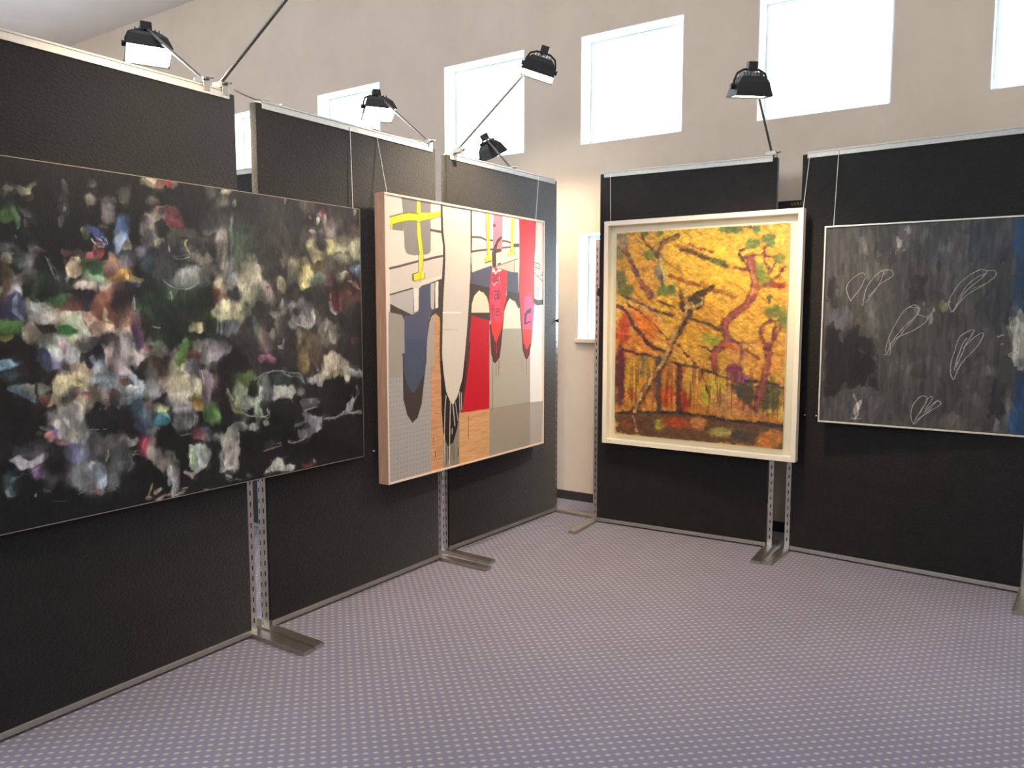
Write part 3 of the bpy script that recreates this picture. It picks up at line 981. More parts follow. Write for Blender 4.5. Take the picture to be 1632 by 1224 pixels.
l 2a2c30 .0097 1.00 298 500 306 450
e 7a94b8 .40 1.00 276 463 17 -11 -4 -8
e b0a070 .40 1.00 350 449 17 -2 -1 -18
e c0605c .40 1.00 333 449 12 -1 -1 -13
e 5a4238 .40 1.00 375 472 17 -2 -1 -22
e 8a7a60 .50 1.00 388 449 21 -2 -1 -22
e 3c2620 .40 1.00 517 472 38 -3 -1 -23
e 5a3430 .40 1.00 528 455 27 -2 -1 -11
e a8a07c .15 1.00 446 455 60 -5 -3 -63
e 7d7a74 .60 1.00 442 452 33 -3 -2 -33
e b0a888 .50 1.00 493 447 13 -1 -2 -45
e 8a6460 .40 1.00 446 459 11 -1 -1 -15
e b06a68 .50 1.00 486 444 19 -2 -1 -11
e 6a6a78 .60 1.00 469 400 22 -2 -1 -15
e b8b07c .40 1.00 429 404 33 -3 -1 -22
e c4c070 .40 1.00 448 500 22 -2 0 -9
e b0aeb0 .40 1.00 418 342 58 -7 -3 -59
e b4b4ac .50 1.00 438 310 40 -5 -2 -34
e a8a8a8 .40 1.00 374 325 21 -3 -2 -33
e 8aa498 .40 1.00 462 344 9 -1 -1 -23
e 5a4f94 .50 1.00 349 314 13 3 6 -22
e b0706c .40 1.00 335 298 14 -2 -1 -11
p a89894 .0040 1.00 277 288 318 296 345 289 333 269 290 279
e a0a490 .40 1.00 318 333 9 -9 -4 -5
e 6f7868 .40 1.00 302 313 8 -1 0 -7
e 3a3a42 .40 1.00 299 270 37 -6 -1 -22
p b0b2c0 .0080 1.00 214 244 239 254 264 239 291 242 318 249 335 235 316 213 272 202 245 200 224 225
e 44444c .40 1.00 274 243 20 1 1 -8
e 84586c .40 1.00 308 188 27 0 2 -18
e 7f6a9c .40 1.00 294 184 13 -2 -1 -14
l 5a6068 .0020 1.00 190 190 228 185 264 184
e 33444c .60 1.00 211 166 16 -14 -14 -22
e 607478 .40 1.00 221 175 12 3 2 -7
l 7a8488 .0067 1.00 194 145 200 133
e a0a8a8 .40 1.00 274 126 5 -1 0 -5
e 4a4a4c .40 1.00 315 132 13 -6 -1 -4
e 333236 .70 1.00 360 179 42 -7 -2 -37
e 232224 .40 1.00 362 224 38 -6 -2 -40
e 8a6a64 .50 1.00 379 280 25 -4 -1 -11
e 5a6068 .70 1.00 575 157 24 -4 -3 -63
e 5a5c60 .70 1.00 548 248 39 -6 -2 -31
e 7d848c .50 1.00 445 161 40 4 13 -65
e 9a98ac .50 1.00 506 169 34 -6 -1 -19
e 8ea4b8 .40 1.00 512 141 22 -10 -14 -43
e a8686c .40 1.00 487 91 19 -4 -1 -13
e 9a9cac .50 1.00 435 257 33 -5 -1 -22
e 686c98 .50 1.00 420 237 33 -5 -2 -30
e 8a8ca8 .50 1.00 468 252 13 -8 -17 -32
e 707078 .50 1.00 504 278 38 -5 -2 -34
e 70706c .50 1.00 566 277 55 -8 -1 -19
l b0b4a4 .0055 1.00 544 233 545 210 536 195
l 9a9a9c .0027 1.00 479 319 544 311
l 7c8088 .0031 1.00 471 87 517 85 576 94
l 80848c .0030 1.00 427 88 457 97
e 2c3034 .50 1.00 500 355 34 -4 -2 -34
e 1e1e22 .20 1.00 561 348 55 -6 -3 -50
e b4a49c .40 1.00 550 434 23 -2 -2 -31
p b0aca0 .0040 1.00 520 379 552 395 540 385
e 96b0c8 .30 1.00 587 470 36 -3 -2 -35
e a8bccc .30 1.00 612 421 24 -2 -2 -35
e 8a6a5c .40 1.00 611 476 20 -2 -1 -16
e 5a4a4c .40 1.00 584 419 20 -2 -1 -23
e a4bcd0 .40 1.00 569 498 59 -4 -1 -15
l 50555a .0029 1.00 334 84 382 74
p 9cb0c2 .0060 1.00 601 484 650 496 707 476 708 448 687 413 679 410 619 376 596 383
e 7a5a50 .40 1.00 625 482 24 -2 -1 -12
e a8b8c4 .40 1.00 652 452 33 15 6 -11
p 90908c .0060 1.00 591 281 663 267 662 243 625 249 590 262
e 5c6268 .50 1.00 611 207 24 -4 -3 -51
l 80868a .0041 1.00 636 219 636 175 622 145
l 9a9c9c .0041 1.00 648 215 663 215
e 221c22 .40 1.00 634 339 37 -4 -2 -36
e 8a2c48 .50 1.00 704 242 34 1 5 -41
e b03a58 .50 1.00 713 240 19 -3 -1 -24
e 8a6a70 .50 1.00 734 237 13 0 4 -33
e 8f7a7c .60 1.00 724 206 21 -3 -1 -16
e 9a8e88 .35 1.00 748 169 24 8 21 -44
e 7f8a7c .40 1.00 801 157 18 0 4 -30
e 84888c .30 1.00 807 92 17 -2 3 -64
l b0b2b8 .0061 1.00 795 128 798 77 813 28
p a4b0a8 .0060 1.00 876 196 909 187 919 194 938 200 962 183 965 152 954 119 919 98 905 88 882 105 868 120
e 8fac84 .50 1.00 893 150 19 -3 -1 -34
e 9aa8a4 .50 1.00 946 155 19 -3 -2 -39
e a8b4c0 .50 1.00 917 159 8 -1 -2 -43
l 9aa098 .0109 1.00 858 92 895 81 929 105
p a8a6a0 .0060 1.00 1009 238 1049 242 1091 259 1117 246 1119 183 1118 137 1099 77 1058 79 1037 65 1019 68 1023 152 1042 202 1013 215
e b0aca8 .40 1.00 1076 144 36 -6 -2 -58
e 8f9a88 .50 1.00 1023 227 20 -3 -1 -18
l 4a4848 .0038 1.00 1036 177 1043 86
e 8a948c .60 1.00 1133 253 26 -3 -1 -14
e 4a7288 .50 1.00 685 373 34 -4 -2 -32
e 3c3c5c .60 1.00 695 308 34 -4 -1 -24
e 6a86a4 .50 1.00 717 325 26 -3 -2 -40
e 4f92a8 .35 1.00 756 329 31 -4 -1 -25
e 3f88a0 .40 1.00 764 316 26 -3 -1 -16
e 8aa4a8 .50 1.00 732 287 22 -3 -1 -12
e 95a070 .50 1.00 762 369 26 -3 -1 -16
e 9a706c .50 1.00 719 382 11 -1 -1 -20
e 2c2844 .40 1.00 790 391 22 -2 -1 -16
p b4b298 .0080 1.00 829 479 866 489 913 486 945 458 943 428 909 405 898 359 851 356 815 360 795 420 810 443
e b0aca4 .50 1.00 852 385 41 -4 -1 -25
e b6b698 .40 1.00 925 442 21 -2 -1 -34
l 6a7068 .0036 1.00 906 452 904 401
e 4c5056 .20 1.00 868 316 51 -6 -2 -40
e 5c6268 .50 1.00 867 303 46 -6 -1 -25
e 787884 .50 1.00 864 348 42 -4 -1 -12
l 80868c .0045 1.00 915 328 911 298 889 275
e 7a7c80 .50 1.00 825 292 18 -2 0 -8
e 6f7a44 .50 1.00 923 391 29 -3 -1 -13
e b08040 .45 1.00 941 364 34 -3 -1 -19
e 3f6034 .40 1.00 1003 335 38 8 14 -39
e 4f7a44 .50 1.00 1007 322 30 -3 -1 -26
e 6a6088 .40 1.00 969 243 29 -4 -1 -20
e 908c80 .50 1.00 964 231 19 -3 -1 -13
e 6a3444 .40 1.00 921 245 24 -3 -1 -21
l 8c8c80 .0036 1.00 842 249 898 251
p a89c6c .0040 1.00 709 69 718 67 703 33 692 35
p b0a480 .0040 1.00 729 40 756 53 770 53 765 45 738 34
e b09a8c .40 1.00 703 27 11 -2 0 -6
p c0b8a4 .0040 1.00 724 12 759 26 818 20 864 26 868 17 817 14 763 12
l b0b8b4 .0054 1.00 846 26 867 26
e 8a8c88 .40 1.00 1067 46 10 -2 0 -6
e 8f908c .40 1.00 960 17 10 -2 0 -4
l 5c605e .0040 1.00 1056 34 1129 12
e 7c6c78 .40 1.00 983 446 24 -2 -2 -56
l 8a948c .0052 1.00 1142 309 1195 289 1278 280 1279 313
e 7a8a80 .40 1.00 1223 300 12 -1 -2 -51
e 5c6866 .60 1.00 1157 285 21 -2 -1 -23
e 8f9a96 .40 1.00 1193 232 27 -3 -1 -16
e 8a928c .40 1.00 1134 246 21 -3 -1 -23
e 9a9a78 .40 1.00 1263 254 12 -1 -1 -14
p 9094a0 .0060 1.00 1456 279 1499 275 1556 253 1614 237 1606 182 1540 160 1476 144 1458 147 1441 198 1523 217 1417 211 1424 229 1492 236
e 2a2c44 .40 1.00 1491 206 34 0 2 -9
l 8c9096 .0097 1.00 1627 225 1695 227 1758 236 1815 235 1866 245
l 8f9498 .0066 1.00 1396 143 1439 137 1489 147
l 80848a .0063 1.00 1255 121 1307 127 1354 137
p b4b8b0 .0080 1.00 1246 21 1281 53 1323 70 1357 55 1368 29 1423 24 1422 15 1338 12
e a0a4a0 .50 1.00 1398 28 30 -5 0 -12
e 5f3034 .60 1.00 1517 24 32 -5 0 -12
e 8a7068 .40 1.00 1552 35 10 -2 0 -10
e 3a2a30 .60 1.00 1284 138 34 -5 -1 -14
e 5a605c .40 1.00 1174 25 22 -4 0 -7
l 8c9096 .0057 1.00 1493 285 1570 292
"""
GRAPHIC = """
p e6dcd0 .0040 1.00 24 1504 1580 1510 1540 -11 -9 6
p a29a92 .0040 1.00 11 903 375 965 359 -34 -10 -1
p aba8a8 .0040 1.00 4 610 369 602 360 -5 -9 2
p cf9a72 .0040 1.00 358 913 476 966 462 -8 343 -2
p 8f8a80 .0040 1.00 464 535 617 524 612 -11 457 -7
p d8a878 .0040 1.00 609 319 924 313 922 -47 605 -21
p c8182f .0040 1.00 713 898 927 901 924 301 621 306 648 522
p b4b2aa .0040 1.00 920 893 1399 849 1402 -56 915 -45
p a39c92 .0040 1.00 917 301 1401 298 1402 -56 915 -45
p fcfcfa .0040 1.00 1391 946 1567 947 1555 283 1393 294
p b8b4b4 .0040 1.00 1393 294 1555 287 1540 -11 1394 -7
p a59d95 .0040 1.00 16 901 103 894 127 868 120 720 114 563 9 562
p 4a423e .0040 1.00 23 949 195 890 350 866 347 1066 456 1093 484 1144 462 1013 453 900 447 707 449 608 306 616 297 841 139 884 130 863 115 890 22 903
p b4a89e .0040 1.00 343 848 364 883 395 895 432 874 438 795 435 593 310 601 322 755
p d09a6c .0040 1.00 386 895 401 895 432 874 438 795 435 593 381 596
p 565a72 .0040 1.00 255 1034 281 1050 354 1066 351 926 378 917 337 866 306 616 134 626 133 884 195 888 250 909
p 4a5470 .0040 1.00 135 760 319 755 306 616 134 626
p d9d0c8 .0040 1.00 27 1125 257 1134 262 1051 211 1033 24 995
p bfb9b6 .0040 1.00 24 993 201 1033 211 896 195 892 23 949
l 544c47 .0080 1.00 26 995 117 1015 201 1033
l 6a625c .0046 1.00 206 1033 211 896
p ece6dc .0040 1.00 217 1033 252 1036 252 925 240 909 214 904
p dcd4ca .0040 1.00 202 1064 262 1076 262 1045 252 1036 211 1033
p c6beba .0040 1.00 357 1062 391 1070 385 921 361 921 354 934
p f0eae2 .0040 1.00 397 1074 425 1077 419 930 395 923
p 433a38 .0040 1.00 114 683 117 661 117 439 147 346 188 299 231 320 268 396 304 594 311 674
p 4a546a .0040 1.00 122 683 307 674 297 566 235 491 208 467 187 469 150 514 124 594
p 8a8888 .0040 1.00 2 363 9 362 9 361 1 362
p 8f8b88 .0040 1.00 124 1508 364 1506 361 1245 350 1230 323 1220 226 1210 177 1212 155 1220 143 1244 139 1332 132 1436
p 8e8880 .0040 1.00 30 1358 137 1380 137 1332 76 1333 35 1333
l 5e5650 .0119 1.00 25 1131 120 1151 251 1180
l 5e5650 .0128 1.00 297 1187 383 1206 472 1222
l 5e5650 .0142 1.00 362 1357 460 1354
p d9cfc6 .0040 1.00 27 1125 251 1174 293 1180 464 1213 463 1118 381 1095 288 1077 269 1067 26 1060
l 908a48 .0080 1.00 32 1397 126 1423 187 1435 256 1437
p e6e040 .0040 1.00 248 1503 276 1507 278 1443 246 1436
p e8e030 .0040 1.00 30 1392 126 1417 181 1431 256 1430 269 1442 360 1451 451 1469 455 1447 359 1418 281 1402 258 1389 243 1400 186 1393 125 1381 53 1361 49 1333 41 1332 35 1355 30 1355
l 8f8840 .0060 1.00 53 1359 125 1379 186 1391 243 1396
l 8f8a60 .0053 1.00 287 1400 359 1416 451 1443
l 8f8648 .0072 1.00 244 1386 247 1316 257 1222 254 1126
l 8f8648 .0052 1.00 294 1220 293 1178 286 1132
p e6de3c .0040 1.00 246 1386 271 1389 279 1319 294 1224 293 1178 282 1125 260 1122 265 1222 248 1325
p 8a8248 .0040 1.00 199 1112 260 1124 308 1118 308 1089 218 1069 199 1075
p ebe22c .0040 1.00 213 1107 257 1120 282 1125 303 1116 303 1091 219 1073
l 7a7440 .0031 1.00 266 1118 265 1067
p 453d39 .0040 1.00 450 1506 453 1353 469 1278 468 1214 455 1090 448 1001 438 895 429 681 441 526 443 348 454 211 482 145 499 120 550 139 590 223 609 308 640 316 666 483 699 631 719 781 742 931 747 1503
p 2a2424 .0040 1.00 430 627 441 526 443 348 454 211 482 145 499 120 550 139 590 223 609 308 653 461 686 613
p 5a2a30 .0040 1.00 680 614 653 461 615 344 640 312 665 426 704 593 724 725 712 725
p dbd3c9 .0040 1.00 467 1501 473 1359 486 1282 489 1215 481 1105 471 1012 461 898 454 709 454 637 464 557 486 446 524 383 548 359 592 407 642 511 664 633 678 722 698 860 721 1073 729 1207 728 1501
l f6f2ec .0071 1.00 464 902 628 901
l c8c0b6 .0056 1.00 468 805 602 799
l dcd6cc .0061 1.00 486 422 474 334 466 166 460 10
l dcd6cc .0061 1.00 524 376 518 220 511 8
l dcd6cc .0069 1.00 548 356 557 300 566 238
l d4ccc2 .0054 1.00 572 372 586 309 596 265
l e0dad2 .0063 1.00 611 435 614 380 616 303
l e0dad2 .0055 1.00 630 427 633 323
l d8d2c8 .0069 1.00 541 223 539 193
l 2a2626 .0054 1.00 501 113 505 39
l 2a2626 .0039 1.00 533 120 535 65
l 3a3634 .0039 1.00 555 136 556 31
l 4a4440 .0046 1.00 459 167 457 11
l 3a3634 .0038 1.00 482 128 486 18
l 3a3634 .0063 1.00 599 99 593 50
l 5a3a28 .0044 1.00 367 192 371 162
l 5a3a28 .0059 1.00 384 110 383 77
l 8a5a38 .0048 1.00 697 285 698 140
l b07a50 .0052 1.00 383 332 429 324
l bf8a60 .0044 1.00 375 456 431 454
l bf8a60 .0045 1.00 369 61 444 58
p efe7dc .0040 1.00 744 1500 1251 1503 1251 1343 957 1346 743 1353
p eadfd4 .0040 1.00 743 1346 957 1342 957 1292 742 1265
p e4d9cd .0040 1.00 734 1253 957 1285 948 1191 835 1167 741 1140
p e6dbcf .0040 1.00 1058 1344 1251 1339 1242 1249 998 1188 990 1268 1053 1284
l 5e5650 .0122 1.00 743 1349 836 1352 884 1343 957 1345
l 5e5650 .0116 1.00 1058 1349 1101 1350 1162 1344
l 5e5650 .0122 1.00 734 1262 883 1283 957 1290
l 5e5650 .0105 1.00 1049 1305 1162 1318
p 5a504c .0040 1.00 1184 1340 1256 1346 1256 1324 1184 1318
p cfc5ba .0040 1.00 998 1188 1188 1236 1193 1158 1118 1165 1049 1181
p ebe0d0 .0040 1.00 1202 1237 1238 1244 1238 1160 1202 1163
l 5a524c .0053 1.00 1195 1237 1197 1163
l 4e4742 .0046 1.00 998 1188 1188 1236 1242 1249
l 4a4440 .0089 1.00 1010 1201 1042 1208
p 5c5e72 .0040 1.00 733 1135 764 1145 940 1190 948 1181 927 1043 733 1071
p 565a72 .0040 1.00 1118 1165 1170 1159 1242 1160 1251 1021 1109 1023
p 483e3a .0040 1.00 718 1075 931 1053 926 949 930 849 708 888
p 483e3a .0040 1.00 1117 1033 1261 1026 1270 936 1082 857 1082 935
l 8f8858 .0110 1.00 881 1498 886 1424 893 1346 899 1254 875 1220
p e8dc4c .0040 1.00 893 1503 927 1503 924 1358 928 1255 946 1247 942 1221 875 1206 882 1234 903 1254 896 1356
l 7a7048 .0087 1.00 875 1203 940 1218
l 8f8858 .0066 1.00 1155 1497 1162 1376 1153 1288 1126 1267
p ebdc4c .0040 1.00 1166 1500 1195 1500 1190 1378 1186 1290 1194 1275 1170 1260 1126 1255 1131 1270 1157 1288 1162 1376
l 7a7048 .0053 1.00 1190 1310 1197 1271
p f0859a .0040 1.00 964 1504 1065 1506 1057 1299 1007 1293 958 1295
e 7a5058 .20 1.00 974 1437 17 1 0 -12
p 5a4844 .0040 1.00 1051 1381 1003 1354 961 1295 947 1266 952 1181 996 1181 990 1268 1053 1283 1051 1301 998 1295 1015 1332 1059 1366
p 5a3436 .0040 1.00 920 820 923 796 937 642 962 588 983 581 1030 614 1051 711 1069 818 1117 994 1108 1008 1082 954
p ea3a4a .0040 1.00 948 1181 1049 1176 1118 1165 1113 1082 1101 972 1082 940 1065 838 1047 789 1000 722 987 713 946 782 926 906 918 970 927 1076
p ea4a68 .0040 1.00 952 1172 1045 1169 1044 972 1039 843 996 838 959 887 939 971 939 1077
p fb3c38 .0040 1.00 940 839 1049 843 1034 780 1000 720 979 723 946 782
l 8a2a34 .0077 1.00 971 723 975 646
l 8a2a34 .0064 1.00 1013 741 1013 644
l 5a2830 .0064 1.00 954 753 958 656
l d03848 .0064 1.00 992 713 993 645
l 6a3034 .0045 1.00 989 582 990 494
l 8a3038 .0045 1.00 1018 595 1021 502
l 7a4848 .0051 1.00 952 603 953 453 948 288
l c06068 .0058 1.00 1034 599 1029 545
p f6d8d8 .0040 1.00 950 1176 973 1173 989 1150 1015 1175 1055 1169 1048 1159 1010 1155 981 1135 973 1149 952 1148
l f4c8cc .0057 1.00 1023 1122 1036 1108 1023 1094 997 1088
l f4d0d4 .0057 1.00 956 1084 972 1068 989 1083
l 6a2a46 .0076 1.00 954 1127 973 1132 981 1126 981 1092
l 6a2a46 .0069 1.00 981 1114 960 1111 954 1099 966 1092 981 1099
l 6a2a46 .0076 1.00 1023 1129 1004 1132 996 1114 1003 1095 1023 1097
l 6a2a46 .0058 1.00 1038 1141 1038 1096
l 6a2a46 .0056 1.00 947 1034 945 1015 953 1006 947 987
l 6a2a46 .0083 1.00 972 1028 989 1035 1006 1031 1010 1016 1010 985
l 6a2a46 .0076 1.00 1010 1014 982 1009 974 997 982 985 1010 995
l 6a2a46 .0083 1.00 1023 1050 1022 985
l 6a2a46 .0051 1.00 1037 1031 1037 986
l 6a2a46 .0075 1.00 959 946 951 937 951 882
l 6a2a46 .0057 1.00 940 924 965 926
l 6a2a46 .0076 1.00 973 924 973 881
l 6a2a46 .0076 1.00 973 943 973 936
l 6a2a46 .0070 1.00 994 905 1020 908 1019 921 1007 925 995 917 992 898 998 884 1019 884
l 6a2a46 .0064 1.00 1035 930 1035 879
p f0e0c8 .0040 1.00 733 900 738 952 763 1000 790 1019 814 1034 834 1025 858 1022 894 995 914 953 922 900
p f4eee2 .0040 1.00 1069 797 1082 905 1117 964 1144 991 1170 980 1206 972 1252 920 1275 855 1277 795
p 3a3432 .0040 1.00 1440 995 1489 983 1559 989 1561 955 1489 948 1450 954 1435 977
p fdfcf8 .0040 1.00 1417 781 1436 889 1460 936 1489 949 1539 947 1562 915 1563 767
p 5a2c34 .0040 1.00 1256 995 1270 855 1284 774 1298 656 1319 614 1338 588 1355 591 1379 617 1403 688 1420 802 1436 905 1440 982
p ea3c48 .0040 1.00 1260 1502 1453 1506 1448 1347 1434 1234 1435 975 1436 931 1420 802 1403 699 1360 659 1336 655 1307 702 1284 855 1263 981 1256 1086 1265 1285
l 7a5058 .0081 1.00 1257 1502 1263 1285 1257 1086 1261 974
l 7a3a44 .0084 1.00 1455 1503 1448 1347 1435 1234 1436 962
p ee5a90 .0040 1.00 1318 1010 1403 1012 1436 931 1417 796 1300 796 1298 854 1312 956
p fb4a48 .0040 1.00 1300 794 1417 792 1398 699 1352 659 1315 696
l f4a0a0 .0028 1.00 1296 796 1417 793
l f08890 .0021 1.00 1354 1022 1435 1025
p 552646 .0040 1.00 1404 932 1400 899 1352 890 1343 862 1335 834 1397 846 1397 835 1317 819 1318 887 1345 914
l 8a2a3a .0056 1.00 1319 691 1325 619
l e04858 .0056 1.00 1336 680 1341 608
l d04050 .0049 1.00 1359 679 1360 612
l 7a2a38 .0056 1.00 1383 689 1379 627
l 9a6a68 .0035 1.00 1287 585 1287 506
l c89a98 .0028 1.00 1319 578 1319 532
l b07a78 .0042 1.00 1348 587 1349 486
l 3a3632 .0050 1.00 1439 1234 1468 1232 1510 1225 1508 1196 1449 1205
l 4a4642 .0029 1.00 1439 1224 1498 1211
l 3a3632 .0050 1.00 1439 1168 1488 1141 1568 1105
l 4a4642 .0036 1.00 1493 1160 1488 1139
l 4a4642 .0044 1.00 1513 1153 1568 1157
l 4a4642 .0058 1.00 1543 1172 1566 1174
p d8d2cc .0040 1.00 1440 1152 1568 1100 1569 1055 1489 1074 1440 1091
p f4f2ee .0040 1.00 1445 1088 1489 1071 1544 1057 1544 1010 1450 998
l 3a3632 .0050 1.00 1489 1071 1489 1004
l 3a3632 .0043 1.00 1509 1064 1509 1007
l 8a8680 .0036 1.00 1471 1076 1474 1004
p 6a5e58 .0040 1.00 1547 1062 1571 1053 1571 977 1547 989
"""
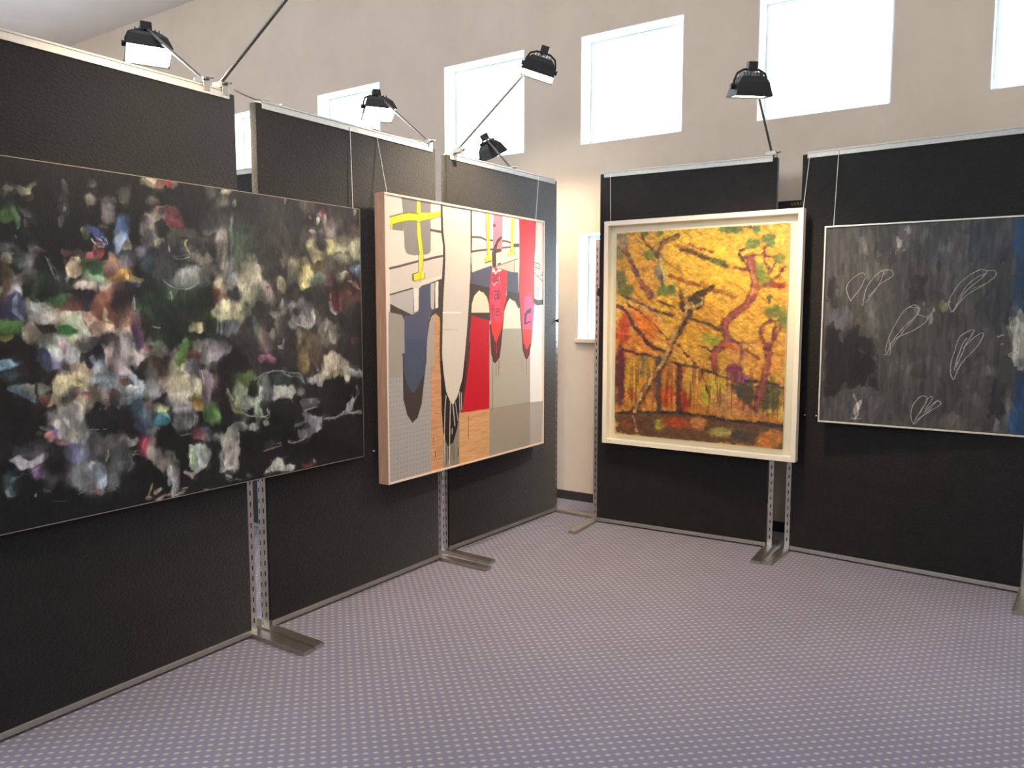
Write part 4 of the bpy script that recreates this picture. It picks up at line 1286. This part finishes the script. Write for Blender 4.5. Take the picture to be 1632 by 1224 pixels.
LANDSCAPE = """
e dba93c .80 1.00 593 1102 617 -18 10 -438
e d69a3c .80 1.00 162 1160 198 -7 4 -275
e dfa238 .80 1.00 993 839 207 0 8 -253
e cf9634 .80 1.00 601 751 271 3 4 -177
e c8742c .70 0.80 121 544 202 6 3 -188
e d09a3c .70 1.00 607 515 272 10 3 -134
e d8903c .70 0.80 1003 529 166 6 5 -170
p bf7a34 .0200 1.00 7 569 302 531 571 478 790 417 978 228 1138 171 1139 137 12 139
p 6a4a34 .0060 1.00 12 144 521 186 797 162 1147 155 1152 -15 1018 6 14 0
e d49a38 .60 1.00 160 1270 80 -4 1 -73
e 6a6a40 .50 1.00 37 1025 41 -1 1 -102
e 6f7038 .60 1.00 73 969 61 -1 1 -56
e 7f7a3c .60 1.00 29 1230 31 -1 1 -55
e e8b83a .70 1.00 644 1248 127 -50 -17 -48
e e4b43c .70 1.00 773 1045 136 -38 -12 -49
e e2b23c .70 1.00 496 1324 184 -10 1 -53
e e2a63a .70 1.00 1032 923 74 -1 4 -134
e dfa63c .70 1.00 911 771 102 1 2 -68
p 5c3844 .0050 1.00 6 1351 70 1356 85 1236 142 1134 183 1059 254 985 275 939 236 910 195 986 143 1078 80 1191 23 1267
p a05c48 .0050 1.00 22 1345 63 1348 78 1232 134 1125 179 1046 244 976 260 939 235 926 202 990 153 1078 91 1190 33 1266
e a08a74 .40 1.00 43 1312 35 4 11 -55
l 6a4434 .0169 1.00 179 1351 204 1286 269 1229 299 1192
l 4a4034 .0318 1.00 431 1328 350 1297 308 1245 301 1201 325 1128 357 965
l 96603a .0186 1.00 431 1326 350 1295 313 1245 307 1200
l c4b472 .0186 1.00 314 1191 335 1110 363 974
e 6a7a30 .40 1.00 306 1344 29 -2 0 -18
e 6a7a38 .40 1.00 235 1208 44 -2 1 -32
e 6a7a38 .40 1.00 198 1354 25 -1 0 -14
e 8a7a60 .50 1.00 301 1093 29 -1 1 -54
e 6a7a40 .50 1.00 342 979 48 -1 1 -36
e 60703a .40 1.00 400 974 33 0 1 -36
l 5a4028 .0283 1.00 460 1243 554 1204 646 1170 758 1123
e 5a6430 .40 1.00 700 1159 52 -15 -5 -18
l 8a4a30 .0142 1.00 516 1262 590 1237 672 1212
l b06a34 .0127 1.00 422 1262 498 1241
e 5f6a38 .40 1.00 774 1343 87 -12 -2 -24
l 4a4a38 .0100 1.00 756 1361 945 1352
e 5a7a48 .40 1.00 929 1330 25 -1 1 -21
l 9a5a2a .0255 1.00 379 1073 484 1034 586 1006
l b07a2a .0318 1.00 595 1023 686 978 820 933
l a0602a .0190 1.00 668 978 812 925
l 7a3a2a .0153 1.00 806 1113 876 1094
l 582c38 .0489 1.00 912 1160 910 1110 937 1042 935 974 907 907 848 848 780 796 755 744 770 683 775 648 723 603 694 550 713 462
l 5a3434 .0182 1.00 939 974 997 998 1054 1039 1117 1103
l 6a3c34 .0150 1.00 1021 1023 1019 1090 992 1149 987 1207 1006 1248
l 5a3430 .0171 1.00 910 1101 866 1153 839 1205 881 1228 931 1235
l 6a4034 .0118 1.00 874 1170 941 1184 1042 1163
l aa544c .0314 1.00 912 1160 910 1110 937 1042 935 974 907 907 848 848 780 796 755 744 770 683 775 648 723 603 694 550 713 462
l c08048 .0102 1.00 905 1118 928 1042 926 974 898 907
l 9a5444 .0100 1.00 939 974 997 998 1054 1039
l 7a4838 .0101 1.00 922 1126 925 1176
l 7a4838 .0082 1.00 1028 1073 1066 1154
e 6a7a38 .40 1.00 914 1252 51 -2 1 -33
e 5f6a3c .40 1.00 1013 1280 49 -3 1 -25
e 6a7a3c .40 1.00 1031 1246 33 -2 1 -25
e 7f8a38 .50 1.00 973 1091 33 -1 1 -50
e 7a7a34 .40 1.00 1083 1154 41 -2 1 -33
e 90923a .60 1.00 996 1040 33 -1 1 -33
e 5a6a40 .40 1.00 1028 919 23 0 0 -12
l 6a4a30 .0100 1.00 1029 910 1030 881
e 9a3a24 .40 1.00 1071 997 40 -8 -3 -20
e 7f7a38 .50 1.00 1068 839 66 0 1 -42
e 7a7a3a .50 1.00 1111 789 33 0 2 -75
e dc7a2c .60 1.00 219 747 99 -62 -51 -69
e c04a24 .60 1.00 66 745 51 1 1 -84
e d87a3a .40 1.00 147 802 61 0 1 -46
e b84a2a .40 1.00 47 679 62 1 1 -47
l caa070 .0171 1.00 115 913 257 839 356 748
l 6a4a50 .0173 1.00 64 932 186 889 296 839
l 6a3a30 .0113 1.00 85 895 217 811 318 721 377 658
l 5a2f38 .0252 1.00 13 876 75 839 148 728 241 627 340 575
l 5a3a28 .0167 1.00 286 848 413 812
l 6a4028 .0148 1.00 295 912 431 866
l 5a4038 .0215 1.00 508 794 628 760 738 717
e 9a9a34 .60 1.00 667 655 63 1 1 -44
l 6a3a2a .0128 1.00 455 623 570 501
l 6a3a2a .0107 1.00 586 618 678 585
e d8663a .50 1.00 811 632 61 1 1 -30
e c88a4a .50 1.00 856 564 61 2 1 -43
l 6a4a50 .0155 1.00 783 666 871 642 957 652
l 7a4a50 .0156 1.00 863 633 873 564 849 512
l 7a4038 .0187 1.00 898 600 977 551
e 5a3038 .50 1.00 40 399 42 2 3 -238
l 5a2a38 .0339 1.00 53 580 57 296
e cfa038 .50 1.00 134 375 61 3 3 -170
e b0582a .50 1.00 125 280 36 2 1 -47
l 6a6a50 .0330 1.00 207 537 209 407
e cf9a38 .50 1.00 254 437 40 2 2 -111
l 4a4648 .0440 1.00 317 523 328 181
e c07a3a .60 1.00 392 416 58 3 2 -110
e c85a24 .50 1.00 385 278 58 4 2 -83
l 5a3028 .0337 1.00 467 483 468 191
e b83a24 .50 1.00 510 267 38 2 2 -82
e cf9a44 .60 1.00 554 378 74 4 2 -108
e c8a83c .60 1.00 702 333 90 5 3 -115
e c8904a .60 1.00 758 265 107 7 2 -71
e b0a030 .60 1.00 640 284 27 2 1 -54
l 5a3a2a .0109 1.00 627 453 637 382 667 295
p c58a4c .0200 1.00 790 408 844 376 978 228 996 195 796 179 705 208
e cc7a4a .60 1.00 882 265 72 -45 -24 -37
e 4a4a3a .50 1.00 897 344 56 -52 -42 -45
l 4a4a40 .0207 1.00 826 375 952 235
e 6a6a38 .60 1.00 1051 319 83 5 3 -102
l 3a3a38 .0119 1.00 1033 369 1038 198
l 4a4a38 .0101 1.00 1075 337 1079 201
l 5a3040 .0156 1.00 17 588 151 564 302 531
l 4a2f40 .0141 1.00 400 507 571 478 700 448 790 417 878 404 1032 403 1132 374
e 8a4a6a .50 1.00 860 429 69 3 1 -31
e 8a4060 .50 1.00 823 479 52 2 1 -35
l 5a2c38 .0409 1.00 1033 624 1021 487 991 358 965 236
l a8504c .0255 1.00 1041 641 1025 488 995 358 969 240
l 7a3c38 .0200 1.00 1104 734 1065 675 1034 607
l 6a3838 .0203 1.00 1033 615 990 673 981 741 1045 792
l a05a48 .0084 1.00 1029 624 994 674 988 737
l 6a4038 .0133 1.00 1064 692 1066 784
l 3a2f2c .0181 1.00 23 145 473 178 661 169 885 151 1139 146
e a09a38 .50 1.00 330 88 39 3 1 -47
e b04a24 .50 1.00 446 107 105 8 1 -41
e c07a44 .50 1.00 597 119 56 4 1 -54
e b09a54 .60 1.00 754 70 98 9 1 -36
e 6a4034 .50 1.00 159 74 61 5 1 -47
e 8a5030 .50 1.00 87 59 41 3 1 -38
l c8a878 .0118 1.00 143 130 165 27
e 4a4034 .50 1.00 887 72 78 7 1 -35
e cc7c34 .40 1.00 1059 53 88 33 17 -57
l 4f3426 .0480 1.00 525 842 407 626 351 506 275 392 187 247 145 157
l c79f60 .0269 1.00 511 851 397 626 341 505 265 391 179 246 149 164
l a06a40 .0075 1.00 498 807 388 598
p 4a3426 .0040 1.00 447 982 495 950 523 936 668 1018 690 1006 620 935 616 887 585 852 525 839 498 812 459 866
p bb9450 .0040 1.00 478 928 524 910 579 936 608 927 598 887 571 867 520 857 497 839
e 45382a .25 1.00 568 901 34 12 11 -27
l d6bc7c .0081 1.00 538 897 562 874 598 892 606 927
l c79f60 .0128 1.00 495 946 511 874 498 821
"""
CHALK = """
e 54524e .70 1.00 181 1011 145 -7 5 -130
e 504e50 .70 1.00 674 907 142 -5 6 -123
e 4e4d4a .70 1.00 269 618 159 1 5 -131
e 5a565e .60 1.00 80 609 75 0 2 -54
e 3c3e44 .80 1.00 811 982 103 -5 8 -160
e 37383c .80 1.00 861 660 102 0 8 -161
e 4a4846 .70 1.00 478 320 189 8 6 -129
e 4e4b4e .70 1.00 209 83 163 11 3 -90
e 3f3d3e .70 1.00 559 193 149 9 8 -171
e 5a5854 .60 1.00 677 49 58 5 2 -51
e 77746c .50 1.00 213 1018 13 -1 2 -52
e 6c6a60 .50 1.00 157 986 11 0 2 -61
e 66625e .60 1.00 401 1043 44 -19 -21 -70
e 605c5a .60 1.00 490 1071 52 -3 2 -50
e 5a5852 .60 1.00 251 870 96 -3 2 -52
e 2e2d2d .40 1.00 477 771 34 -1 4 -93
l 353333 .0094 1.00 577 960 593 893 581 778 550 728 506 712
l 353333 .0095 1.00 501 829 535 912 563 952
l 3a3838 .0079 1.00 535 745 561 828
e 6a6460 .60 1.00 613 975 29 -1 1 -25
e 6a4a4e .70 1.00 677 988 21 -1 1 -20
e 232124 .40 1.00 37 769 25 0 4 -98
e 6a6a4a .60 1.00 619 678 22 0 1 -30
e 2f2e30 .60 1.00 652 603 44 0 3 -58
e 2c2e34 .60 1.00 882 915 27 -1 2 -48
e 9a9a98 .50 1.00 884 892 8 0 0 -10
p 203a56 .0200 1.00 920 1095 964 1138 992 613 933 708 944 882
e 26486a .60 1.00 953 976 27 -4 -3 -125
p a3a398 .0060 1.00 919 568 933 589 955 617 972 601 996 589 1008 351 972 336 951 380 936 460 916 516
e aaa8a0 .60 1.00 973 461 27 1 4 -80
e 5a6068 .60 1.00 956 660 27 0 1 -24
l b0aca6 .0044 1.00 875 515 902 524
l b0aca6 .0037 1.00 891 475 904 476
e 6a6c68 .70 1.00 261 627 32 0 1 -26
l a8a49e .0034 1.00 143 706 120 768 139 820 195 863 219 853
l a8a49e .0034 1.00 143 706 190 767 220 836
l a8a49e .0033 1.00 214 679 230 784 299 868 330 876
l b0aca6 .0033 1.00 226 697 286 783 315 859 298 877
l b0aca6 .0033 1.00 240 731 302 800 347 833 362 850 353 875 322 881
l 98948e .0034 1.00 175 750 205 819 187 854
l b0aca6 .0032 1.00 345 402 347 471 410 627 462 678 493 670 491 627 429 559 363 463
l b8b4ae .0032 1.00 349 411 385 489 468 534 534 585 541 611 495 627
l a8a49e .0032 1.00 364 437 415 516 487 619 501 661 447 670
l b8b4ae .0033 1.00 334 401 365 411 358 489
l 88847e .0032 1.00 425 644 486 661 547 644 565 577
l b8b4ae .0034 1.00 657 644 644 694 679 784 761 855 810 858 791 822 717 751 671 661 657 644
l b0aca6 .0033 1.00 664 644 718 726 806 790 846 829 848 857 810 858
l a8a49e .0030 1.00 683 710 736 799 810 846
l a8a49e .0030 1.00 751 766 799 790
l b8b4ae .0035 1.00 681 279 668 320 675 412 707 512 769 546 730 463 693 346
l b8b4ae .0034 1.00 685 279 720 372 794 473 812 531 778 514 717 447
l a8a49e .0046 1.00 686 329 703 430 736 505
l 98948e .0032 1.00 350 960 370 1036 414 1092 444 1107
l 98948e .0040 1.00 366 960 394 1026 436 1099
l 8c8882 .0064 1.00 372 1002 407 1067
p 1f1e1e .0120 1.00 24 534 74 552 125 526 182 558 234 484 267 467 317 232 309 214 220 218 138 196 80 156 33 144 22 344
e 1a1919 .50 1.00 71 409 42 1 5 -135
e 191818 .50 1.00 240 334 57 2 5 -115
l 4a4844 .0086 1.00 92 526 120 455
l 4a4844 .0085 1.00 203 439 229 405
l b8b4ae .0036 1.00 502 17 485 68 501 138 537 179 561 159 512 53 502 17
l b8b4ae .0036 1.00 506 22 549 73 607 120 632 147 606 154 549 90
l b0aca6 .0032 1.00 533 89 568 168 590 170 555 108
l a8a49e .0032 1.00 520 45 585 118 613 163
l c4c0b8 .0112 1.00 193 154 204 101 211 52
l c0bcb4 .0120 1.00 182 23 219 26
l a8a49e .0104 1.00 202 42 194 24
e 5c5a54 .60 1.00 707 34 43 4 1 -25
e 6a6862 .70 1.00 856 334 41 2 2 -33
l 8a8884 .0105 1.00 841 358 850 317
e 5a5a4c .60 1.00 793 191 14 1 2 -50
e 8a8a88 .40 1.00 884 65 5 1 4 -21
e 272629 .60 1.00 885 180 41 3 6 -123
e 6a6c78 .50 1.00 755 251 9 0 1 -13
l 5a5650 .0194 1.00 926 248 935 134 927 19
p 1d3a5e .0150 1.00 961 290 1006 324 1024 -5 959 -3 956 136
e 35628a .60 1.00 965 88 14 1 4 -73
e 4a4c54 .60 1.00 971 363 27 1 2 -48
"""


def surface(name, img, w, h, gain, mat, parent, y, ox=0.0, oz=0.0):
    ny, nx = img.shape[:2]
    u, v = np.meshgrid(np.linspace(0, w, nx), np.linspace(0, h, ny))
    co = np.stack([u.ravel()+ox, np.full(nx*ny, y), v.ravel()+oz], 1).astype(np.float32)
    i = (np.arange(ny-1)[:, None]*nx+np.arange(nx-1)[None, :]).ravel()
    f = np.stack([i, i+1, i+1+nx, i+nx], 1).astype(np.int32)
    me = bpy.data.meshes.new(name)
    me.vertices.add(nx*ny); me.vertices.foreach_set('co', co.ravel())
    me.loops.add(f.size); me.loops.foreach_set('vertex_index', f.ravel())
    me.polygons.add(len(f)); me.polygons.foreach_set('loop_start', np.arange(0, f.size, 4, dtype=np.int32))
    me.update(calc_edges=True)
    c = np.clip(img, 0, 1).reshape(-1, 3)
    c = np.where(c <= .04045, c/12.92, ((c+.055)/1.055)**2.4)*gain
    rgba = np.ones((nx*ny, 4), np.float32); rgba[:, :3] = np.clip(c, 0, .92)
    at = me.color_attributes.new('paint', 'FLOAT_COLOR', 'POINT')
    at.data.foreach_set('color', rgba.ravel())
    me.materials.append(mat)
    o = bpy.data.objects.new(name, me); COL.objects.link(o); o.parent = parent
    return o

def frame(parent, w, h, fw, depth, mat, y0=0.0, bevel=.0015):
    """Four frame rails around (0..w, 0..h)."""
    for args in ((0, w, h-fw, h), (0, w, 0, fw), (0, fw, fw, h-fw), (w-fw, w, fw, h-fw)):
        MB().box(args[0], args[1], y0, y0+depth, args[2], args[3], bevel).build('frame_rail', mat, parent)

def wires(parent, pts):
    for a, b in pts:
        MB().tube([a, b], .0018, 6).build('hanging_wire', M['wire'], parent)

# dark abstract
t = thing('painting', 'large unframed dark abstract canvas with pale and coloured dabs', 'painting', (-2.865, 1.0, .745), PI/2, 'paintings on the panels')
W, H = 1.885, 1.265
MB().box(.003, W-.003, .0006, .042, .003, H-.003).build('canvas_body', M['canvasside'], t)
surface('painted_surface', canvas_dark(DARK), W, H, GAIN['dark'], M['paint_dark'], t, 0.0)
frame(t, W+.006, H+.006, .0032, .044, M['edge'], -.001, .0004)
for o in t.children:
    if o.name.startswith('frame_rail'):
        o.location = (-.003, 0, -.003)
wires(t, [((1.876, .046, 1.675), (1.882, .042, 1.255)), ((.25, .046, 1.675), (.25, .042, 1.255))])

# graphic painting
t = thing('painting', 'square graphic painting with red and white hanging shapes and yellow straps', 'painting', (-2.805, 3.012, .588), PI/2, 'paintings on the panels')
W, H = 1.553, 1.508
surface('painted_surface', canvas_graphic(GRAPHIC), W, H, GAIN['graphic'], M['paint_graphic'], t, .0)
MB().box(.002, W-.002, .001, .06, .002, H-.002).build('canvas_body', M['mount'], t)
for args in ((-.012, W+.012, H, H+.012), (-.012, W+.012, -.012, 0), (-.012, 0, 0, H), (W, W+.012, 0, H)):
    q = MB().box(args[0], args[1], -.003, .066, args[2], args[3], .001).build('frame_rail', M['tan'], t)
    MB().box(args[0]+.001, args[1]-.001, -.0045, -.003, args[2]+.001, args[3]-.001).build('front_edge', M['pinkedge'], q)
wires(t, [((.058, .110, 1.835), (.088, .066, 1.518)), ((1.645, .095, 1.835), (1.55, .06, 1.518))])

# yellow landscape
t = thing('painting', 'yellow landscape with crooked red trees in a deep white box frame', 'painting', (-2.448, 4.772, .588), 0, 'paintings on the panels')
W, H = 1.300, 1.512
frame(t, W, H, .030, .060, M['white'])
MB().box(.03, W-.03, .052, .058, .03, H-.03).build('mount', M['mount'], t)
MB().box(.079, .079+1.135, .034, .052, .068, .068+1.363).build('art_board', M['mount'], t)
surface('painted_surface', canvas_landscape(LANDSCAPE), 1.137, 1.365, GAIN['land'], M['paint_land'], t, .033, .078, .067)
MB().box(.03, W-.03, .006, .008, .03, H-.03).build('glass', M['pictureglass'], t)
wires(t, [((.012, .058, 1.835), (.02, .056, 1.505)), ((1.293, .128, 1.838), (1.282, .056, 1.505))])

# grey chalk painting
t = thing('painting', 'dark grey painting with white chalk loops in a thin pale frame', 'painting', (-1.036, 4.806, .842), 0, 'paintings on the panels')
W, H = 1.036, 1.146
frame(t, W, H, .009, .022, M['metalframe'])
MB().box(.009, W-.009, .010, .021, .009, H-.009).build('canvas_body', M['canvasside'], t)
surface('painted_surface', canvas_chalk(CHALK), 1.02, 1.13, GAIN['chalk'], M['paint_chalk'], t, .009, .008, .008)
wires(t, [((.045, .080, 1.590), (.045, .016, 1.14)), ((1.012, .026, 1.590), (1.012, .016, 1.14))])

# ------------------------------------------------------------------ clamp-on flood lamps
def flood_lamp(base, head, aim, label, power, roll=0.0, spot=True):
    base, head, aim = Vector(base), Vector(head), Vector(aim)
    t = thing('flood_lamp', label, 'lamp', base, 0, 'clamp-on flood lamps')
    d = (aim-head).normalized()
    zq = d.to_track_quat('-Z', 'Y').to_matrix().to_4x4()
    m = Matrix.Translation(head-base) @ zq @ Matrix.Rotation(roll, 4, 'Z')
    def rect(hx, hy, z):
        return [(-hx, -hy, z), (hx, -hy, z), (hx, hy, z), (-hx, hy, z)]
    h = MB().loft([rect(.092, .066, -.048), rect(.095, .069, -.050), rect(.097, .071, -.044), rect(.080, .056, .020), rect(.058, .040, .050)], False, True)
    h.loft([rect(.092, .066, -.048), rect(.070, .050, .012)], False, True)
    ho = h.xform(m).build('housing', M['black'], t)
    f = MB()
    for k in range(7):
        x = -.050+k*.0167
        f.box(x-.002, x+.002, -.036, .036, .046, .070)
    f.xform(m).build('cooling_fins', M['black'], ho)
    MB().box(-.088, .088, -.062, .062, -.043, -.040).xform(m).build('lens', M['lens'], t)
    y = MB().tube([(-.090, 0, -.01), (-.088, 0, .03), (-.074, 0, .066), (-.04, 0, .084), (0, 0, .086), (.04, 0, .084), (.074, 0, .066), (.088, 0, .03), (.090, 0, -.01)], .006, 8)
    y.xform(m).build('yoke', M['black'], t, True)
    for sg in (1, -1):
        MB().tube([(.074*sg, 0, 0), (.092*sg, 0, 0), (.106*sg, 0, 0)], [.010, .012, .013], 12).xform(m).build('tilt_knob', M['black'], t, True)
    j = m @ Vector((0, 0, .100))
    MB().box(-.024, .024, -.022, .022, .076, .122, .004).xform(m).build('swivel', M['black'], t)
    b0 = Vector((0, 0, .014))
    MB().tube([b0, b0.lerp(j, .5), j], .0075, 10).build('arm', M['chrome'], t, True)
    c = MB().box(-.030, .030, -.018, .018, -.012, .016, .003)
    c.box(-.034, -.029, -.016, .016, -.042, .012, .0015); c.box(.029, .034, -.016, .016, -.042, .012, .0015)
    c.build('clamp', M['chrome'], t)
    MB().tube([(.03, 0, .004), (.056, 0, .006)], .005, 8).tube([(.052, -.018, .006), (.052, .018, .010)], .0035, 8).build('wing_screw', M['chrome'], t, True)
    if spot:
        l = bpy.data.lights.new('lamp_beam', 'SPOT'); l.energy = power; l.color = LAMP_TINT
        l.spot_size = math.radians(118); l.spot_blend = .75; l.shadow_soft_size = .05
        o = bpy.data.objects.new('lamp_beam', l); COL.objects.link(o); o.parent = t
        o.matrix_local = m @ Matrix.Translation((0, 0, -.06))
    return t

flood_lamp((-2.945, 2.150, 2.455), (-2.02, 2.02, 2.79), (-2.80, 2.00, 1.45), 'flood lamp on a long arm leaning out over the dark abstract canvas', LAMP_POWER*.55)
flood_lamp((-2.945, 2.060, 2.455), (-3.40, 2.105, 2.690), (-3.24, 2.03, 2.25), 'lit flood lamp at far left, hanging behind the left panel', LAMP_POWER*.8)
flood_lamp((-2.935, 3.500, 2.455), (-3.40, 3.600, 2.735), (-3.24, 3.50, 2.30), 'lit flood lamp glowing behind the middle panel of the left row', LAMP_POWER*.8)
flood_lamp((-2.930, 3.790, 2.455), (-2.42, 3.890, 2.880), (-2.55, 3.80, 2.38), 'flood lamp on a raised arm in front of the windows, above the graphic painting', LAMP_POWER*1.3, PI/2)
flood_lamp((-3.000, 4.450, 2.455), (-3.28, 4.62, 2.64), (-2.95, 5.25, 1.40), 'small dark flood lamp just showing over the corner panel', LAMP_POWER*.5)
flood_lamp((-1.385, 4.912, 2.455), (-1.275, 4.10, 2.645), (-1.36, 4.20, 1.90), 'dark flood lamp seen from behind above the yellow landscape', LAMP_POWER*1.15)

def cord(pts, label):
    o = MB().tube(pts, .0045, 8).build('power_cord', M['cord'], None, True)
    return tag(o, label, 'cord', 'lamp cords')
cord([(-2.93, 2.21, 2.452), (-2.935, 2.26, 2.446), (-2.94, 2.32, 2.441), (-2.94, 2.40, 2.4455)], 'grey lamp cord bridging the gap at the top of the left panels')
cord([(-2.925, 3.05, 2.4455), (-2.92, 3.2, 2.447), (-2.93, 3.32, 2.4455), (-2.915, 3.42, 2.4475), (-2.93, 3.47, 2.4455)], 'grey lamp cord lying on the rail of the middle left panel')

# ------------------------------------------------------------------ small things
def pin(p, d, label):
    o = MB().tube([(0, 0, 0), Vector(d)*.006, Vector(d)*.010], [.0035, .0045, .003], 10).build('push_pin', M['pin'], None, True, p)
    tag(o, label, 'pin', 'white push pins')
pin((-2.9155, 2.924, .756), (1, 0, 0), 'white push pin by the lower right corner of the dark abstract canvas')
pin((-2.9145, 3.005, .749), (1, 0, 0), 'white push pin by the lower left corner of the graphic painting')
pin((-1.130, 4.8995, .866), (0, -1, 0), 'white push pin right of the yellow landscape')
pin((-1.063, 4.8955, .867), (0, -1, 0), 'white push pin by the lower left corner of the grey chalk painting')

t = thing('wall_sign', 'black sign board with gold letters on the cream wall behind the panels', 'sign', (-1.75, 5.296, 2.09))
MB().box(0, .95, -.012, .013, 0, .124, .002).build('board', M['sign'], t)
cu = bpy.data.curves.new('lettering', 'FONT'); cu.body = 'SARA'; cu.size = .026; cu.extrude = .0006; cu.space_character = 1.25
tmp = bpy.data.objects.new('lettering_curve', cu); COL.objects.link(tmp)
bpy.context.view_layer.update()
me = bpy.data.meshes.new_from_object(tmp.evaluated_get(bpy.context.evaluated_depsgraph_get()))
bpy.data.objects.remove(tmp)
me.materials.clear(); me.materials.append(M['gold'])
o = bpy.data.objects.new('lettering', me); COL.objects.link(o); o.parent = t
o.location = (.397, -.0135, .092); o.rotation_euler = (PI/2, 0, 0)
